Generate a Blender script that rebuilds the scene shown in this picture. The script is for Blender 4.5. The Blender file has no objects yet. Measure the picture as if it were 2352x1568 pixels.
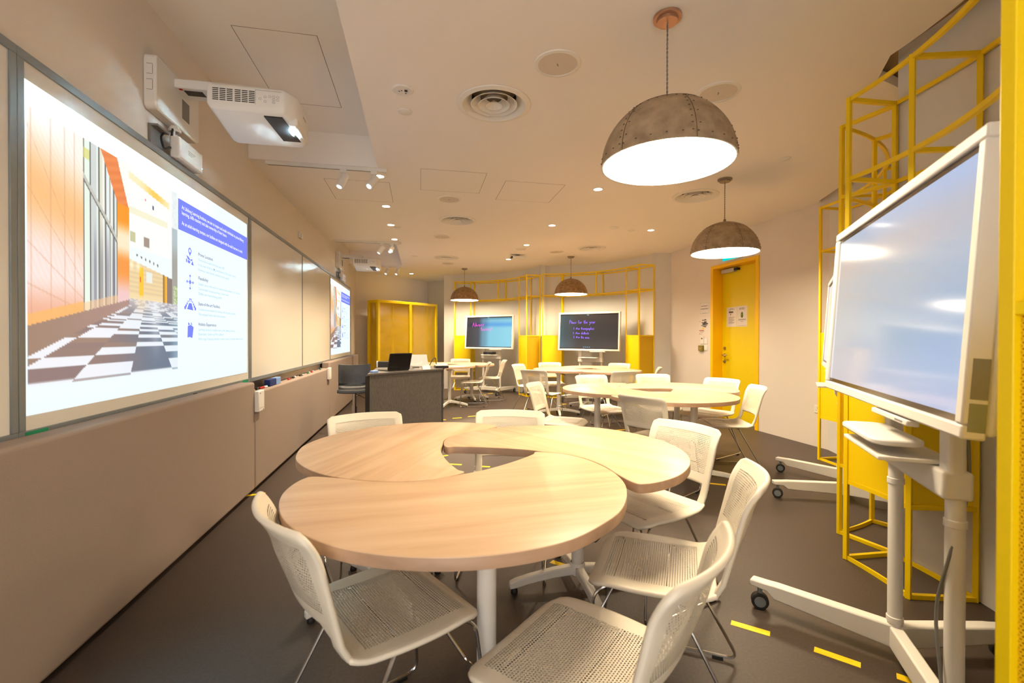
import bpy, bmesh, math, random
from mathutils import Vector, Matrix
random.seed(7)
scene = bpy.context.scene
COL = scene.collection
PI = math.pi
R = math.radians

# ---------------------------------------------------------------- materials
def lin(c):
    return tuple(((x / 12.92) if x <= 0.04045 else ((x + 0.055) / 1.055) ** 2.4) for x in c)

def new_mat(name):
    m = bpy.data.materials.new(name)
    m.use_nodes = True
    nt = m.node_tree
    nt.nodes.clear()
    out = nt.nodes.new('ShaderNodeOutputMaterial')
    return m, nt, out

def setin(node, key, val):
    if key in node.inputs:
        node.inputs[key].default_value = val

def bsdf(nt, col=(0.8, 0.8, 0.8), rough=0.5, metal=0.0, spec=0.5, coat=0.0, coat_rough=0.1):
    b = nt.nodes.new('ShaderNodeBsdfPrincipled')
    b.inputs['Base Color'].default_value = (*col, 1)
    b.inputs['Roughness'].default_value = rough
    b.inputs['Metallic'].default_value = metal
    setin(b, 'Specular IOR Level', spec)
    setin(b, 'Coat Weight', coat)
    setin(b, 'Coat Roughness', coat_rough)
    return b

def math_node(nt, op, a, b=None):
    n = nt.nodes.new('ShaderNodeMath')
    n.operation = op
    for i, v in enumerate((a, b)):
        if v is None:
            continue
        if isinstance(v, (int, float)):
            n.inputs[i].default_value = v
        else:
            nt.links.new(v, n.inputs[i])
    return n.outputs[0]

def noise_paint(name, c1, c2, scale=3.0, rough=0.6, bump=0.0, bscale=200.0, metal=0.0, spec=0.4, coat=0.0, stretch=(1, 1, 1), detail=3.0):
    """paint, cloth or plastic with a faint tone variation and an optional fine bump"""
    m, nt, out = new_mat(name)
    tc = nt.nodes.new('ShaderNodeTexCoord')
    mp = nt.nodes.new('ShaderNodeMapping')
    mp.inputs['Scale'].default_value = stretch
    nt.links.new(tc.outputs['Object'], mp.inputs['Vector'])
    n = nt.nodes.new('ShaderNodeTexNoise')
    n.inputs['Scale'].default_value = scale
    n.inputs['Detail'].default_value = detail
    nt.links.new(mp.outputs['Vector'], n.inputs['Vector'])
    r = nt.nodes.new('ShaderNodeValToRGB')
    r.color_ramp.elements[0].position = 0.3
    r.color_ramp.elements[1].position = 0.7
    r.color_ramp.elements[0].color = (*c1, 1)
    r.color_ramp.elements[1].color = (*c2, 1)
    nt.links.new(n.outputs['Fac'], r.inputs['Fac'])
    b = bsdf(nt, c1, rough, metal, spec, coat)
    nt.links.new(r.outputs['Color'], b.inputs['Base Color'])
    if bump:
        n2 = nt.nodes.new('ShaderNodeTexNoise')
        n2.inputs['Scale'].default_value = bscale
        nt.links.new(tc.outputs['Object'], n2.inputs['Vector'])
        bp = nt.nodes.new('ShaderNodeBump')
        bp.inputs['Strength'].default_value = bump
        bp.inputs['Distance'].default_value = 0.002
        nt.links.new(n2.outputs['Fac'], bp.inputs['Height'])
        nt.links.new(bp.outputs['Normal'], b.inputs['Normal'])
    nt.links.new(b.outputs['BSDF'], out.inputs['Surface'])
    return m

def emit_mat(name, col, strength):
    m, nt, out = new_mat(name)
    e = nt.nodes.new('ShaderNodeEmission')
    e.inputs['Color'].default_value = (*col, 1)
    e.inputs['Strength'].default_value = strength
    nt.links.new(e.outputs[0], out.inputs['Surface'])
    return m

def wood_mat(name, c1, c2, c3, vertical=False):
    m, nt, out = new_mat(name)
    tc = nt.nodes.new('ShaderNodeTexCoord')
    mp = nt.nodes.new('ShaderNodeMapping')
    mp.inputs['Scale'].default_value = (1.1, 13.0, 13.0)
    mp.inputs['Rotation'].default_value = (0, 0, R(-6))
    nt.links.new(tc.outputs['Object'], mp.inputs['Vector'])
    n = nt.nodes.new('ShaderNodeTexNoise')
    n.inputs['Scale'].default_value = 1.3
    n.inputs['Detail'].default_value = 6
    n.inputs['Distortion'].default_value = 0.6
    nt.links.new(mp.outputs['Vector'], n.inputs['Vector'])
    r = nt.nodes.new('ShaderNodeValToRGB')
    el = r.color_ramp.elements
    el[0].position, el[0].color = 0.3, (*c1, 1)
    el[1].position, el[1].color = 0.72, (*c3, 1)
    e = el.new(0.48); e.color = (*c2, 1)
    nt.links.new(n.outputs['Fac'], r.inputs['Fac'])
    b = bsdf(nt, c2, 0.38, 0, 0.4)
    nt.links.new(r.outputs['Color'], b.inputs['Base Color'])
    nt.links.new(b.outputs['BSDF'], out.inputs['Surface'])
    return m

def perforated(name, col, pitch, half, rough=0.45, region=None, diamond=False, trans=1.0):
    """sheet with real see-through holes laid out in its own UV metres"""
    m, nt, out = new_mat(name)
    uv = nt.nodes.new('ShaderNodeUVMap')
    sep = nt.nodes.new('ShaderNodeSeparateXYZ')
    nt.links.new(uv.outputs['UV'], sep.inputs[0])
    u, v = sep.outputs[0], sep.outputs[1]
    row = math_node(nt, 'DIVIDE', v, pitch[1])
    rowi = math_node(nt, 'FLOOR', row)
    odd = math_node(nt, 'MULTIPLY', math_node(nt, 'FLOORED_MODULO', rowi, 2.0), 0.5)
    cu = math_node(nt, 'ADD', math_node(nt, 'DIVIDE', u, pitch[0]), odd)
    fu = math_node(nt, 'ABSOLUTE', math_node(nt, 'SUBTRACT', math_node(nt, 'FRACT', cu), 0.5))
    fv = math_node(nt, 'ABSOLUTE', math_node(nt, 'SUBTRACT', math_node(nt, 'FRACT', row), 0.5))
    fu = math_node(nt, 'DIVIDE', fu, half[0])
    fv = math_node(nt, 'DIVIDE', fv, half[1])
    d = math_node(nt, 'ADD', fu, fv) if diamond else math_node(nt, 'MAXIMUM', fu, fv)
    hole = math_node(nt, 'LESS_THAN', d, 1.0)
    if region:
        u0, u1, v0, v1 = region
        a = math_node(nt, 'MULTIPLY', math_node(nt, 'GREATER_THAN', u, u0), math_node(nt, 'LESS_THAN', u, u1))
        b_ = math_node(nt, 'MULTIPLY', math_node(nt, 'GREATER_THAN', v, v0), math_node(nt, 'LESS_THAN', v, v1))
        hole = math_node(nt, 'MULTIPLY', hole, math_node(nt, 'MULTIPLY', a, b_))
    hole = math_node(nt, 'MULTIPLY', hole, trans)
    b = bsdf(nt, col, rough)
    t = nt.nodes.new('ShaderNodeBsdfTransparent')
    mix = nt.nodes.new('ShaderNodeMixShader')
    nt.links.new(hole, mix.inputs[0])
    nt.links.new(b.outputs[0], mix.inputs[1])
    nt.links.new(t.outputs[0], mix.inputs[2])
    nt.links.new(mix.outputs[0], out.inputs['Surface'])
    return m

def vcol_emit(name, strength, gloss=0.0, rough=0.2):
    """flat picture: colours stored on the mesh, shown as light, with a faint gloss of the board behind it"""
    m, nt, out = new_mat(name)
    at = nt.nodes.new('ShaderNodeVertexColor')
    at.layer_name = 'Col'
    e = nt.nodes.new('ShaderNodeEmission')
    e.inputs['Strength'].default_value = strength
    nt.links.new(at.outputs['Color'], e.inputs['Color'])
    if gloss:
        g = nt.nodes.new('ShaderNodeBsdfGlossy')
        g.inputs['Roughness'].default_value = rough
        g.inputs['Color'].default_value = (gloss, gloss, gloss, 1)
        ad = nt.nodes.new('ShaderNodeAddShader')
        nt.links.new(e.outputs[0], ad.inputs[0]); nt.links.new(g.outputs[0], ad.inputs[1])
        nt.links.new(ad.outputs[0], out.inputs['Surface'])
    else:
        nt.links.new(e.outputs[0], out.inputs['Surface'])
    return m

YEL = lin((0.96, 0.82, 0.0))
M = {}
M['wall'] = noise_paint('wall_paint', lin((0.87, 0.835, 0.795)), lin((0.88, 0.845, 0.805)), 1.5, 0.75, 0.15, 260)
M['wall_grey'] = noise_paint('bay_wall_paint', lin((0.86, 0.85, 0.825)), lin((0.87, 0.86, 0.835)), 1.2, 0.75, 0.15, 260)
M['ceiling'] = noise_paint('ceiling_paint', lin((0.965, 0.94, 0.905)), lin((0.97, 0.945, 0.91)), 1.0, 0.85, 0.1, 300)
M['gap'] = noise_paint('ceiling_gap_shade', lin((0.62, 0.53, 0.42)), lin((0.64, 0.55, 0.44)), 1.0, 0.9)  # shade of the gap put into a brown darker than the ceiling
M['floor'] = noise_paint('floor_vinyl', lin((0.25, 0.21, 0.185)), lin((0.29, 0.247, 0.22)), 90.0, 0.48, 0.08, 500, spec=0.35)
M['pad'] = noise_paint('padded_fabric', lin((0.58, 0.52, 0.48)), lin((0.61, 0.55, 0.51)), 320.0, 0.95, 0.35, 900, spec=0.1)
M['yellow'] = noise_paint('yellow_paint', YEL, lin((0.975, 0.835, 0.02)), 2.0, 0.4, 0.05, 400)
M['yellow_door'] = noise_paint('yellow_door_paint', lin((0.90, 0.79, 0.0)), lin((0.92, 0.81, 0.02)), 1.0, 0.45)
M['yellow_frame'] = noise_paint('yellow_door_frame_paint', lin((0.98, 0.77, 0.0)), lin((0.99, 0.785, 0.02)), 1.0, 0.45)
M['mesh_yellow'] = perforated('yellow_expanded_mesh', lin((0.84, 0.68, 0.03)), (0.036, 0.012), (0.37, 0.37), diamond=True)  # strand shadow put into the colour, darker than the frame yellow
M['perf_yellow'] = perforated('yellow_perforated_sheet', lin((0.90, 0.72, 0.03)), (0.0062, 0.0054), (0.25, 0.25))
M['chair'] = noise_paint('cream_plastic', lin((0.90, 0.865, 0.79)), lin((0.91, 0.875, 0.80)), 2.0, 0.42, 0.04, 700)
M['chair_seat'] = perforated('cream_perforated_seat', lin((0.905, 0.87, 0.795)), (0.0088, 0.0080), (0.31, 0.29), 0.42, (-0.168, 0.168, -0.145, 0.165))
M['chair_back'] = perforated('cream_perforated_back', lin((0.905, 0.87, 0.795)), (0.0086, 0.0078), (0.30, 0.28), 0.42, (-0.172, 0.172, 0.585, 0.765))
M['chrome'] = noise_paint('chrome', lin((0.80, 0.79, 0.77)), lin((0.84, 0.83, 0.81)), 4.0, 0.16, metal=1.0)
M['steel'] = noise_paint('brushed_steel', lin((0.62, 0.58, 0.54)), lin((0.72, 0.68, 0.63)), 8.0, 0.32, metal=1.0, stretch=(1, 1, 30))
M['rubber'] = noise_paint('black_rubber', (0.012, 0.012, 0.012), (0.02, 0.02, 0.02), 6.0, 0.6)
M['white_metal'] = noise_paint('white_powder_coat', lin((0.90, 0.885, 0.85)), lin((0.915, 0.90, 0.865)), 3.0, 0.4, 0.06, 500)
M['white_plastic'] = noise_paint('white_plastic', lin((0.90, 0.89, 0.87)), lin((0.92, 0.91, 0.89)), 3.0, 0.4)
M['wood'] = wood_mat('light_oak_laminate', lin((0.80, 0.655, 0.51)), lin((0.855, 0.72, 0.575)), lin((0.89, 0.77, 0.63)))
M['wood_edge'] = wood_mat('oak_edge_band', lin((0.64, 0.52, 0.42)), lin((0.69, 0.565, 0.46)), lin((0.73, 0.605, 0.495)))
M['alu'] = noise_paint('grey_aluminium', lin((0.47, 0.50, 0.52)), lin((0.52, 0.55, 0.57)), 3.0, 0.4, metal=0.3)
M['board'] = noise_paint('whiteboard_enamel', lin((0.86, 0.85, 0.82)), lin((0.87, 0.86, 0.83)), 0.7, 0.22, spec=0.6)
M['dark_lam'] = noise_paint('dark_grey_laminate', lin((0.32, 0.305, 0.295)), lin((0.38, 0.36, 0.345)), 60.0, 0.55, 0.4, 160, stretch=(1, 1, 0.4))
M['dark_edge'] = noise_paint('black_edge', lin((0.10, 0.09, 0.09)), lin((0.13, 0.12, 0.115)), 8.0, 0.4)
M['leather'] = noise_paint('black_leather', (0.012, 0.012, 0.013), (0.02, 0.02, 0.021), 30.0, 0.32, 0.25, 300, spec=0.6)
M['space_grey'] = noise_paint('dark_grey_aluminium', lin((0.22, 0.215, 0.21)), lin((0.25, 0.245, 0.24)), 2.0, 0.4, metal=0.4)
M['silver'] = noise_paint('silver_plastic', lin((0.72, 0.72, 0.72)), lin((0.78, 0.78, 0.78)), 3.0, 0.35, metal=0.3)
M['black'] = noise_paint('black_plastic', (0.011, 0.011, 0.012), (0.018, 0.018, 0.019), 8.0, 0.35)
M['glass_black'] = noise_paint('black_screen_glass', (0.008, 0.008, 0.009), (0.012, 0.012, 0.012), 1.0, 0.12, spec=0.6)
M['grey'] = noise_paint('mid_grey_plastic', lin((0.45, 0.45, 0.45)), lin((0.5, 0.5, 0.5)), 3.0, 0.5)
M['paper'] = noise_paint('paper', lin((0.87, 0.84, 0.80)), lin((0.89, 0.86, 0.82)), 5.0, 0.5, spec=0.5)
M['ink'] = noise_paint('printed_ink', lin((0.30, 0.27, 0.27)), lin((0.36, 0.33, 0.33)), 20.0, 0.6)
M['tape'] = noise_paint('yellow_tape', lin((0.93, 0.78, 0.05)), lin((1.0, 0.86, 0.12)), 25.0, 0.5)
M['green'] = noise_paint('green_label', lin((0.0, 0.50, 0.34)), lin((0.05, 0.55, 0.38)), 10.0, 0.5)
M['blue'] = noise_paint('blue_felt', lin((0.05, 0.13, 0.36)), lin((0.08, 0.17, 0.42)), 10.0, 0.8)
M['lightblue'] = noise_paint('light_blue_plastic', lin((0.45, 0.58, 0.80)), lin((0.5, 0.63, 0.84)), 10.0, 0.6)
M['red'] = noise_paint('red_plastic', lin((0.70, 0.08, 0.07)), lin((0.78, 0.12, 0.1)), 10.0, 0.4)
M['dark_green'] = noise_paint('green_plastic', lin((0.05, 0.42, 0.25)), lin((0.08, 0.48, 0.3)), 10.0, 0.4)
M['olive'] = noise_paint('olive_plastic', lin((0.45, 0.42, 0.12)), lin((0.50, 0.47, 0.15)), 10.0, 0.4)
M['fruit'] = noise_paint('printed_green_fruit', lin((0.16, 0.26, 0.05)), lin((0.55, 0.62, 0.16)), 30.0, 0.6)
M['teal_sign'] = emit_mat('teal_exit_sign_face', lin((0.0, 0.74, 0.72)), 1.0)
M['rose'] = noise_paint('canopy_copper', lin((0.62, 0.46, 0.36)), lin((0.70, 0.54, 0.44)), 5.0, 0.4, metal=0.5)
M['nickel'] = noise_paint('canopy_nickel', lin((0.52, 0.47, 0.40)), lin((0.60, 0.55, 0.48)), 5.0, 0.4, metal=0.6)
M['cord'] = noise_paint('twisted_cord', lin((0.30, 0.28, 0.26)), lin((0.62, 0.58, 0.54)), 260.0, 0.7, stretch=(1, 1, 0.6))
M['shade'] = noise_paint('concrete_shade', lin((0.52, 0.445, 0.35)), lin((0.66, 0.575, 0.465)), 16.0, 0.7, 0.4, 120, detail=8.0)
M['shade_brown'] = noise_paint('mottled_brown_shade', lin((0.44, 0.33, 0.21)), lin((0.62, 0.49, 0.33)), 22.0, 0.55, 0.4, 90, detail=8.0)
M['seam'] = noise_paint('shade_seam', lin((0.34, 0.27, 0.20)), lin((0.40, 0.32, 0.24)), 10.0, 0.8)
M['lamp_glow'] = emit_mat('lamp_diffuser_glow', (1.0, 0.80, 0.54), 42.0)
M['down_glow'] = emit_mat('downlight_glow', (1.0, 0.86, 0.66), 18.0)
M['spot_glow'] = emit_mat('track_spot_lens', (0.9, 0.97, 1.0), 1.2)
M['lens_glow'] = emit_mat('projector_lens_glow', (0.62, 0.90, 1.0), 380.0)
M['led'] = emit_mat('blue_indicator', (0.25, 0.6, 1.0), 3.0)
M['slide'] = vcol_emit('projected_picture', 0.80, 0.05, 0.34)
M['slide_white'] = emit_mat('projected_white', (1, 1, 1), 0.75)
M['pink_ink'] = emit_mat('pink_screen_ink', lin((0.95, 0.35, 0.85)), 1.0)
M['purple_ink'] = emit_mat('purple_screen_ink', lin((0.62, 0.45, 1.0)), 1.1)
M['icon_ink'] = emit_mat('screen_icon_light', lin((0.55, 0.75, 0.85)), 0.8)

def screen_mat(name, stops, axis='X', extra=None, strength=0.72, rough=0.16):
    """display: reflected room light painted as a soft glowing gradient across its own generated coordinates under glossy glass"""
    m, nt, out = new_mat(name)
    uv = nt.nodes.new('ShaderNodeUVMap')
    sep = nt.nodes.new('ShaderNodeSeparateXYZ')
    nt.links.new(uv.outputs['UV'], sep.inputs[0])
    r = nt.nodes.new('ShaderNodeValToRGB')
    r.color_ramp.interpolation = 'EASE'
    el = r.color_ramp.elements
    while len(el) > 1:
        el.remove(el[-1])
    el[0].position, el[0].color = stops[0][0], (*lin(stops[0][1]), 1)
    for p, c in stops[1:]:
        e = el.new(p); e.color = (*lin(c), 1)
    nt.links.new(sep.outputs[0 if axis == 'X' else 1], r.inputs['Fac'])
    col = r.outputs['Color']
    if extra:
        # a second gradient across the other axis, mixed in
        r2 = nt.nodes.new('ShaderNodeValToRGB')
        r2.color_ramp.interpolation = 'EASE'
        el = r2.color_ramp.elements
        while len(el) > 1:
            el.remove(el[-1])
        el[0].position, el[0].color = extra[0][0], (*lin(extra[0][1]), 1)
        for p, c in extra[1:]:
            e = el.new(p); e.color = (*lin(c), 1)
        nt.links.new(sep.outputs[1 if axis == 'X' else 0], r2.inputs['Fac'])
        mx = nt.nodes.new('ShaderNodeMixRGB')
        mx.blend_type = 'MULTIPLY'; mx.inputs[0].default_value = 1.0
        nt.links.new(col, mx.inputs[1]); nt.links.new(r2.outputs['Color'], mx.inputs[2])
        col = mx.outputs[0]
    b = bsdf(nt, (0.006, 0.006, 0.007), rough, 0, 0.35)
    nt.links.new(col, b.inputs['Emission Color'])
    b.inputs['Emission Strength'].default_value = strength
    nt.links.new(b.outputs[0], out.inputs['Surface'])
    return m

M['scr_cyan'] = screen_mat('display_cyan_reflection', [(0.0, (0.26, 0.25, 0.25)), (0.26, (0.29, 0.29, 0.31)), (0.40, (0.42, 0.60, 0.68)), (0.55, (0.52, 0.78, 0.86)), (1.0, (0.56, 0.82, 0.89))],
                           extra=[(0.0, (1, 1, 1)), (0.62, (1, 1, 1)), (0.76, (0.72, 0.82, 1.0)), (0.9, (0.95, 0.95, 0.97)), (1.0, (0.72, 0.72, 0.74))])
M['scr_dark'] = screen_mat('display_dark_reflection', [(0.0, (0.30, 0.40, 0.42)), (0.12, (0.29, 0.34, 0.35)), (0.35, (0.265, 0.25, 0.24)), (1.0, (0.275, 0.25, 0.235))],
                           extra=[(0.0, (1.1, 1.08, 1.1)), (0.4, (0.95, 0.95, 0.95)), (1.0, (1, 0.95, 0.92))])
M['scr_blue'] = screen_mat('display_pale_blue_reflection', [(0.0, (0.74, 0.76, 0.82)), (0.14, (0.74, 0.77, 0.82)), (0.36, (0.69, 0.74, 0.78)), (0.62, (0.73, 0.75, 0.76)), (0.8, (0.76, 0.74, 0.73)), (1.0, (0.69, 0.75, 0.83))],
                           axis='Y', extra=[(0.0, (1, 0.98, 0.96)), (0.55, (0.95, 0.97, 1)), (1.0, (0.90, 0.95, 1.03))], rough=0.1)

# ---------------------------------------------------------------- mesh building
class MB:
    def __init__(self):
        self.v, self.f, self.uv, self.mi, self.sm = [], [], {}, [], []
    def face(self, idx, uvs=None, mi=0, smooth=False):
        if uvs: self.uv[len(self.f)] = uvs
        self.f.append(tuple(idx)); self.mi.append(mi); self.sm.append(smooth)
    def quad(self, a, b, c, d, uvs=None, mi=0):
        n = len(self.v); self.v += [tuple(a), tuple(b), tuple(c), tuple(d)]
        self.face((n, n + 1, n + 2, n + 3), uvs, mi)
    def box(self, x0, x1, y0, y1, z0, z1, mi=0):
        n = len(self.v)
        self.v += [(x0, y0, z0), (x1, y0, z0), (x1, y1, z0), (x0, y1, z0), (x0, y0, z1), (x1, y0, z1), (x1, y1, z1), (x0, y1, z1)]
        for q in ((0, 3, 2, 1), (4, 5, 6, 7), (0, 1, 5, 4), (1, 2, 6, 5), (2, 3, 7, 6), (3, 0, 4, 7)):
            self.face([n + i for i in q], None, mi)
        return self
    def bar(self, p, q, w, h, up=(0, 0, 1), mi=0):
        """square bar from p to q, w across, h along up"""
        p, q = Vector(p), Vector(q); d = (q - p).normalized(); u = Vector(up)
        s = d.cross(u)
        if s.length < 1e-5: s = Vector((1, 0, 0))
        s.normalize(); t = s.cross(d).normalized()
        s *= w / 2; t *= h / 2
        n = len(self.v)
        for c in (p, q):
            self.v += [tuple(c - s - t), tuple(c + s - t), tuple(c + s + t), tuple(c - s + t)]
        for k in ((3, 2, 1, 0), (4, 5, 6, 7), (0, 1, 5, 4), (1, 2, 6, 5), (2, 3, 7, 6), (3, 0, 4, 7)):
            self.face([n + i for i in k], None, mi)
        return self
    def tube(self, pts, r, seg=10, cap=True, mi=0, r_end=None):
        pts = [Vector(p) for p in pts]
        n0 = len(self.v); N = len(pts)
        prev = None
        for i, p in enumerate(pts):
            d = (pts[min(i + 1, N - 1)] - pts[max(i - 1, 0)]).normalized()
            if prev is None:
                a = Vector((0, 0, 1)) if abs(d.z) < 0.9 else Vector((1, 0, 0))
                s = d.cross(a).normalized()
            else:
                s = prev - d * prev.dot(d)
                s = s.normalized() if s.length > 1e-6 else d.orthogonal().normalized()
            prev = s; t = d.cross(s)
            rr = r if r_end is None else r + (r_end - r) * i / max(1, N - 1)
            for k in range(seg):
                a = 2 * PI * k / seg
                self.v.append(tuple(p + s * (rr * math.cos(a)) + t * (rr * math.sin(a))))
        for i in range(N - 1):
            for k in range(seg):
                a, b = n0 + i * seg + k, n0 + i * seg + (k + 1) % seg
                self.face((a, b, b + seg, a + seg), None, mi, True)
        if cap:
            self.face([n0 + k for k in range(seg)][::-1], None, mi)
            self.face([n0 + (N - 1) * seg + k for k in range(seg)], None, mi)
        return self
    def lathe(self, prof, seg=32, c=(0, 0, 0), mi=0, closed=False, cap=False):
        n0 = len(self.v); N = len(prof)
        for (r, z) in prof:
            for k in range(seg):
                a = 2 * PI * k / seg
                self.v.append((c[0] + r * math.cos(a), c[1] + r * math.sin(a), c[2] + z))
        rng = range(N) if closed else range(N - 1)
        for i in rng:
            j = (i + 1) % N
            for k in range(seg):
                a, b = n0 + i * seg + k, n0 + i * seg + (k + 1) % seg
                c_, d_ = n0 + j * seg + (k + 1) % seg, n0 + j * seg + k
                self.face((a, b, c_, d_), None, mi, True)
        if cap:
            if prof[0][0] > 1e-6: self.face([n0 + k for k in range(seg)][::-1], None, mi)
            if prof[-1][0] > 1e-6: self.face([n0 + (N - 1) * seg + k for k in range(seg)], None, mi)
        return self
    def prism(self, poly, z0, z1, mi=0, mi_side=None):
        n = len(poly); n0 = len(self.v)
        self.v += [(x, y, z0) for x, y in poly] + [(x, y, z1) for x, y in poly]
        self.face([n0 + i for i in range(n)][::-1], None, mi); self.face([n0 + n + i for i in range(n)], None, mi)
        for i in range(n):
            j = (i + 1) % n
            self.face((n0 + i, n0 + j, n0 + n + j, n0 + n + i), None, mi if mi_side is None else mi_side)
        return self
    def strip(self, pts, z0, z1, u0=0.0, mi=0):
        """vertical sheet along a ground polyline, UV in metres"""
        u = u0
        for a, b in zip(pts, pts[1:]):
            L = math.hypot(b[0] - a[0], b[1] - a[1])
            self.quad((a[0], a[1], z0), (b[0], b[1], z0), (b[0], b[1], z1), (a[0], a[1], z1), [(u, z0), (u + L, z0), (u + L, z1), (u, z1)], mi)
            u += L
        return self
    def mesh(self, name, mats, sharp=35, fix=True):
        me = bpy.data.meshes.new(name)
        me.from_pydata(self.v, [], self.f)
        for m in (mats if isinstance(mats, (list, tuple)) else [mats]):
            me.materials.append(M[m] if isinstance(m, str) else m)
        me.polygons.foreach_set('material_index', self.mi)
        if self.uv:
            ul = me.uv_layers.new(name='UVMap')
            for fi, uvs in self.uv.items():
                p = me.polygons[fi]
                for k, li in enumerate(p.loop_indices):
                    ul.data[li].uv = uvs[k]
        if fix:
            bm = bmesh.new(); bm.from_mesh(me)
            bmesh.ops.recalc_face_normals(bm, faces=bm.faces)
            bm.to_mesh(me); bm.free()
        me.polygons.foreach_set('use_smooth', [True] * len(me.polygons))
        me.set_sharp_from_angle(angle=R(sharp))
        me.update()
        return me
    def obj(self, name, mats, parent=None, bevel=0.0, sharp=35, fix=True, seg=2):
        o = bpy.data.objects.new(name, self.mesh(name, mats, sharp, fix))
        COL.objects.link(o)
        if parent: o.parent = parent
        if bevel:
            b = o.modifiers.new('bevel', 'BEVEL'); b.width = bevel; b.segments = seg; b.limit_method = 'ANGLE'; b.angle_limit = R(40)
        return o

def tag(o, label=None, cat=None, group=None, kind=None):
    if label: o['label'] = label
    if cat: o['category'] = cat
    if group: o['group'] = group
    if kind: o['kind'] = kind
    return o

def thing(name, label, cat, loc=(0, 0, 0), rz=0.0, group=None):
    o = bpy.data.objects.new(name, None)
    COL.objects.link(o)
    o.empty_display_size = 0.1
    o.location = loc; o.rotation_euler = (0, 0, rz)
    return tag(o, label, cat, group)

def structure(o):
    return tag(o, kind='structure')

def copy_tree(o, parent=None):
    c = o.copy(); COL.objects.link(c)
    if parent: c.parent = parent
    for ch in list(o.children):
        copy_tree(ch, c)
    return c

def place(o, loc, rz, label, group=None):
    o.location = loc; o.rotation_euler = (0, 0, rz); o['label'] = label
    if group: o['group'] = group
    return o

def fillet(pts, r, n=5):
    """round the corners of a polyline"""
    P = [Vector(p) for p in pts]; out = [P[0]]
    for i in range(1, len(P) - 1):
        a, b, c = P[i - 1], P[i], P[i + 1]
        d1, d2 = (a - b), (c - b)
        k = min(r, d1.length * 0.45, d2.length * 0.45)
        p0, p2 = b + d1.normalized() * k, b + d2.normalized() * k
        for j in range(n + 1):
            t = j / n
            out.append(p0 * (1 - t) ** 2 + b * 2 * t * (1 - t) + p2 * t * t)
    out.append(P[-1])
    return out

def rrect(x0, x1, y0, y1, r, n=5):
    pts = []
    for cx, cy, a0 in ((x1 - r, y1 - r, 0), (x0 + r, y1 - r, 90), (x0 + r, y0 + r, 180), (x1 - r, y0 + r, 270)):
        for k in range(n + 1):
            a = R(a0 + 90 * k / n); pts.append((cx + r * math.cos(a), cy + r * math.sin(a)))
    return pts

def catmull(pts, n=8):
    r = []; N = len(pts)
    for i in range(N):
        p0, p1, p2, p3 = pts[i - 1], pts[i], pts[(i + 1) % N], pts[(i + 2) % N]
        for k in range(n):
            t = k / n
            r.append(tuple(.5 * ((2 * b) + (-a + c) * t + (2 * a - 5 * b + 4 * c - d) * t * t + (-a + 3 * b - 3 * c + d) * t ** 3) for a, b, c, d in zip(p0, p1, p2, p3)))
    return r

def rot2(p, a):
    return (p[0] * math.cos(a) - p[1] * math.sin(a), p[0] * math.sin(a) + p[1] * math.cos(a))

_txt_cache = {}
def text_geo(s, bold=0.0):
    """glyph outlines of a line of text as (verts, faces), cap height about 0.7 of size 1"""
    key = (s, bold)
    if key in _txt_cache: return _txt_cache[key]
    cu = bpy.data.curves.new('lettering', 'FONT'); cu.body = s; cu.resolution_u = 2; cu.offset = bold
    o = bpy.data.objects.new('lettering', cu); COL.objects.link(o)
    dg = bpy.context.evaluated_depsgraph_get()
    me = o.evaluated_get(dg).to_mesh()
    vs = [tuple(v.co) for v in me.vertices]; fs = [tuple(p.vertices) for p in me.polygons]
    o.evaluated_get(dg).to_mesh_clear()
    bpy.data.objects.remove(o); bpy.data.curves.remove(cu)
    _txt_cache[key] = (vs, fs)
    return vs, fs

def add_text(mb, s, origin, ex, ey, size, width=None, bold=0.0):
    """lay text on the plane spanned by ex (reading direction) and ey (up)"""
    vs, fs = text_geo(s, bold)
    if not vs: return
    w = max(v[0] for v in vs)
    k = size if width is None else width / w
    O, X, Y = Vector(origin), Vector(ex), Vector(ey)
    n = len(mb.v)
    mb.v += [tuple(O + X * (v[0] * k) + Y * (v[1] * size)) for v in vs]
    for f in fs: mb.face([n + i for i in f])

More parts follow.
